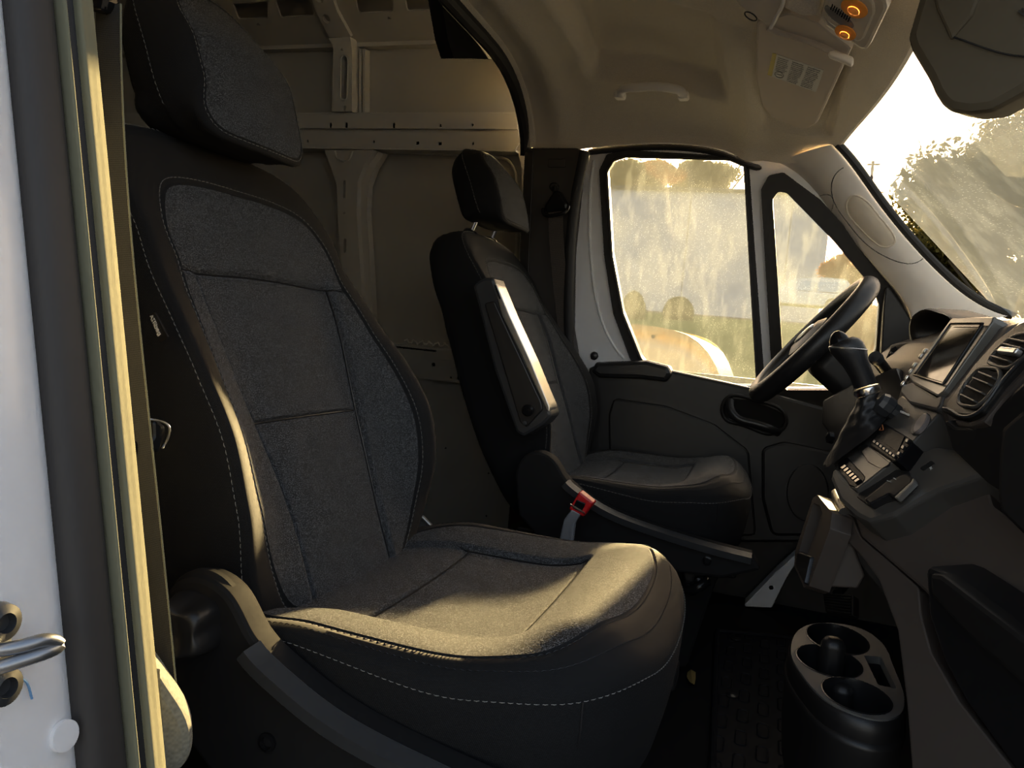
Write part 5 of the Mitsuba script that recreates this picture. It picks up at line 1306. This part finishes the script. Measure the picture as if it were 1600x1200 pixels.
# hedges
def leaf_cloud(center, size, count, leaf, seed, shell=.55, lump=.25):
    r = np.random.default_rng(seed)
    d = r.normal(size=(count, 3))
    d /= np.linalg.norm(d, axis=1, keepdims=True)
    rad = (shell + (1 - shell) * r.random(count) ** .7) * (1 - lump + 2 * lump * meshkit.fbm(d * 2.2 + seed, 3))
    p = np.asarray(center) + d * rad[:, None] * np.asarray(size)
    a = r.normal(size=(count, 3))
    a /= np.linalg.norm(a, axis=1, keepdims=True)
    b = np.cross(a, r.normal(size=(count, 3)))
    b /= np.linalg.norm(b, axis=1, keepdims=True)
    s = leaf * (.6 + .8 * r.random(count))[:, None]
    v = np.stack([p - a * s, p + b * s * .45, p + a * s, p - b * s * .45], 1).reshape(-1, 3)
    i = np.arange(count)[:, None] * 4
    return trimesh.Trimesh(v, np.vstack([i + [0, 1, 2], i + [0, 2, 3]]), process=False)


def hedge(x0, x1, y0, y1, Y, label, seed):
    a, b = P(x0, y1, Y), P(x1, y0, Y)
    c = (a + b) / 2
    h = thing('hedge', label, 'hedge')
    put('foliage', leaf_cloud(c + [0, 1.2, 0], [abs(b[0] - a[0]) * .58, 1.5, abs(b[2] - a[2]) * .62], 9000, .16, seed, .8, .08), 'm_hedge', h, smooth=False, kind='stuff')
    put('stems', moved(rbox((abs(b[0] - a[0]) * .7, .8, abs(b[2] - a[2]) * .8), .2), c + [0, 1.2, -.1]), 'm_bark', h)


hedge(1035, 1078, 470, 506, 50, 'clipped dark green hedge against the pale building', 3)
hedge(968, 1000, 462, 508, 46, 'rounded green shrub at the left edge of the side window', 5)


def tree(base, h, crown, size, leafmat, label, seed, count, leaf, group=None, shell=.35):
    t = thing('tree', label, 'tree', group)
    base, crown = np.asarray(base, float), np.asarray(crown, float)
    put('trunk', tube(np.array([base, base * .5 + crown * .5 + [.1, 0, 0], crown]), h * .022, 8, scale=[1.2, .9, .3]), 'm_bark', t)
    ms = []
    r = np.random.default_rng(seed)
    for k in range(9):
        d = r.normal(size=3)
        d /= np.linalg.norm(d)
        ms.append(leaf_cloud(crown + d * np.asarray(size) * .55, np.asarray(size) * (.38 + .2 * r.random()), count // 9, leaf, seed + k, .25, .3))
    put('foliage', cat(*ms), leafmat, t, smooth=False, kind='stuff')
    br = [tube(np.array([crown * .6 + base * .4, crown + r.normal(size=3) * np.asarray(size) * .5]), h * .008, 5) for k in range(6)]
    put('branch', cat(*br), 'm_bark', t, kind='stuff')
    return t


# trees behind the building, seen over its roof
for i, (x, y, Y, lm, lab, s) in enumerate(((985, 276, 78, 'm_leaf_olive', 'yellow-olive tree over the left end of the roof', 4.2), (1040, 268, 76, 'm_leaf_orange', 'small rust-orange tree over the building roof', 2.2), (1098, 280, 80, 'm_leaf_olive', 'olive tree over the middle of the building roof', 3.8))):
    c = P(x, y, Y)
    tree((c[0], Y, 4), 9, c, (s, 2, s * .5), lm, lab + ', seen through the side window', 20 + i, 9000, .26)
c = P(1318, 446, 42)
tree((c[0], 42, c[2] - 1), 3, P(1322, 424, 42), (1.3, 1.2, .9), 'm_leaf_orange', 'small orange tree seen above the steering wheel', 41, 5000, .12)
c = P(1352, 512, 16)
tree((c[0], 16, c[2] - .8), 2, c, (.55, .8, .5), 'm_leaf_orange', 'rusty bush seen under the steering wheel rim', 47, 5000, .06)
# large trees through the windshield
big = [(1545, 345, 22, 2.3, 2.0), (1625, 300, 25, 2.6, 2.6), (1455, 395, 28, 1.9, 1.9), (1760, 330, 22, 3.2, 3.0), (1520, 450, 32, 3.2, 1.3), (1960, 330, 26, 6, 4.0)]
names = ['tall leafy tree in the middle of the windshield view', 'tall leafy tree at the right edge of the windshield view', 'lower rounded tree beside the windshield pillar', 'leafy tree beyond the right edge of the picture', 'broad low tree along the bottom of the windshield view', 'large leafy tree far beyond the right edge']
for i, ((x, y, Y, sx, sz), lab) in enumerate(zip(big, names)):
    c = P(x, y, Y)
    tree((c[0], Y, GZ + .3), c[2], c, (sx, 1.8, sz), 'm_leaf_olive', lab, 60 + 11 * i, 24000, .09)
# bare tree and pole
pl = thing('utility_pole', 'thin bare pole seen through the windshield beside the roof edge', 'pole')
a, b = P(1366, 330, 62), P(1364, 252, 62)
a = np.array([a[0], 62, 2.5])
put('post', tube(np.array([a, b]), .10, 8), 'm_bark', pl)
put('crossarm', tube(np.array([b + [-.35, 0, -.25], b + [.5, 0, -.2]]), .06, 6), 'm_bark', pl)
bt_ = thing('bare_tree', 'leafless tree with thin twigs behind the windshield', 'tree')
c = P(1470, 330, 40)
r = np.random.default_rng(12)
put('trunk', tube(np.array([[c[0], 40, 1.0], c]), .14, 8, scale=[1, .6]), 'm_bark', bt_)
tw = []
for k in range(26):
    e = P(1400 + 150 * r.random(), 190 + 120 * r.random(), 40)
    m_ = (c + e) / 2 + r.normal(size=3) * [.3, .2, .2]
    tw.append(tube(np.array([c - [0, 0, r.random() * 1.5], m_, e]), .03, 5, scale=[1, .7, .3]))
put('twig', cat(*tw), 'm_bark', bt_, kind='stuff')


# cars
def car(label, x_left, x_right, Y, zroof, h, paint, group=None, glass=True, flip=1):
    t = thing('car', label, 'car', group)
    W = 1.7
    z0 = zroof - h
    Lh = x_right
    # side profile, right end at x_right
    body = [(x_left, .25), (x_left, .78), (x_left + .75, .86), (Lh - .15, .84), (Lh + .03, .70), (Lh + .05, .30), (Lh - .1, .22)]
    cab_ = [(x_left + .9, .84), (x_left + 1.75, 1.36), (x_left + 2.2, 1.43), (Lh - .55, 1.43), (Lh - .27, 1.38), (Lh - .10, 1.15), (Lh - .02, .84)]
    f3 = lambda q, y: np.array([(x, y, z0 + z * h / 1.43) for x, z in q])
    put('body', plate(f3(body, Y), W, (0, -1, 0), r=.08, bevel=.06, n=140), paint, t)
    rows_ = []
    o = spline(np.array(cab_), 60)
    for y, s, dz in ((Y + .05, 1, 0), (Y + .13, 1, 0), (Y + .28, .985, 0), (Y + W - .28, .985, 0), (Y + W - .05, 1, 0)):
        q = o.copy()
        k = sstep(.84, 1.43, q[:, 1])
        yy = Y + .04 + .22 * k if y < Y + .2 else (Y + W - .04 - .22 * k if y > Y + W - .2 else y + 0 * k)
        if y > Y + .1 and y < Y + .2:
            yy = Y + .10 + .26 * k
            q[:, 1] += .05 * k
        if Y + .2 < y < Y + W - .2:
            q[:, 1] += .10 * k
        rows_.append(np.stack([q[:, 0], yy * np.ones(len(q)), z0 + q[:, 1] * h / 1.43], 1))
    put('cabin', grid(np.array(rows_), False), paint, t, smooth=40)
    f = np.vstack([rows_[0]])
    put('cabin_side', trimesh.Trimesh(f, trimesh.creation.triangulate_polygon(Polygon(f[:, [0, 2]]), engine='earcut')[1], process=False) if False else grid(np.stack([rows_[0], rows_[0] * [1, 1, 0] + [0, -.02, z0 + .84 * h / 1.43]], 0), False), paint, t)
    if glass:
        gl_ = lambda q: np.array([(x, Y + .03 + .22 * float(sstep(.84, 1.43, z)) - .012, z0 + z * h / 1.43) for x, z in q])
        put('side_window', plate(gl_([(x_left + 1.25, .88), (x_left + 1.9, 1.33), (x_left + 2.45, 1.35), (x_left + 2.45, .88)]), .01, (0, -1, .3), r=.03), 'm_car_glass_sky', t)
        put('side_window', plate(gl_([(x_left + 2.55, .88), (x_left + 2.55, 1.35), (Lh - .52, 1.35), (Lh - .38, 1.28), (Lh - .28, .88)]), .01, (0, -1, .3), r=.03), 'm_car_glass_sky', t)
    for wx in (x_left + .75, Lh - .75):
        wk = put('wheel', lathe([(.30, 0), (.31, .03), (.31, .18), (.28, .2)], 32, (wx, Y + .17, z0 + .31 * h / 1.43), (0, -1, 0)), 'm_rubber', t)
        put('hubcap', lathe([(.19, 0), (.17, .02), (.03, .03)], 24, (wx, Y - .03, z0 + .31 * h / 1.43), (0, -1, 0)), 'm_silver', wk)
    return t


Yc = 3.5
xr = P(1172, 590, Yc)[0]
c1 = car('tan car parked beside the van, its sunlit roof seen through the side window', xr - 4.3, xr, Yc, P(1020, 525, Yc + .3)[2] - .05, 1.42, 'm_car_tan')
pa_ = P(1020, 530, Yc + .35)
put('aerial', tube(np.array([pa_, pa_ + [0, 0, .05]]), .008, 6, scale=[1.4, .4]), 'm_trim_grey', c1)
xr2 = P(1334, 445, 36)[0]
car('small distant white car seen over the steering wheel', xr2 - 4, xr2, 36, P(1315, 438, 36)[2], 1.4, 'm_car_white')
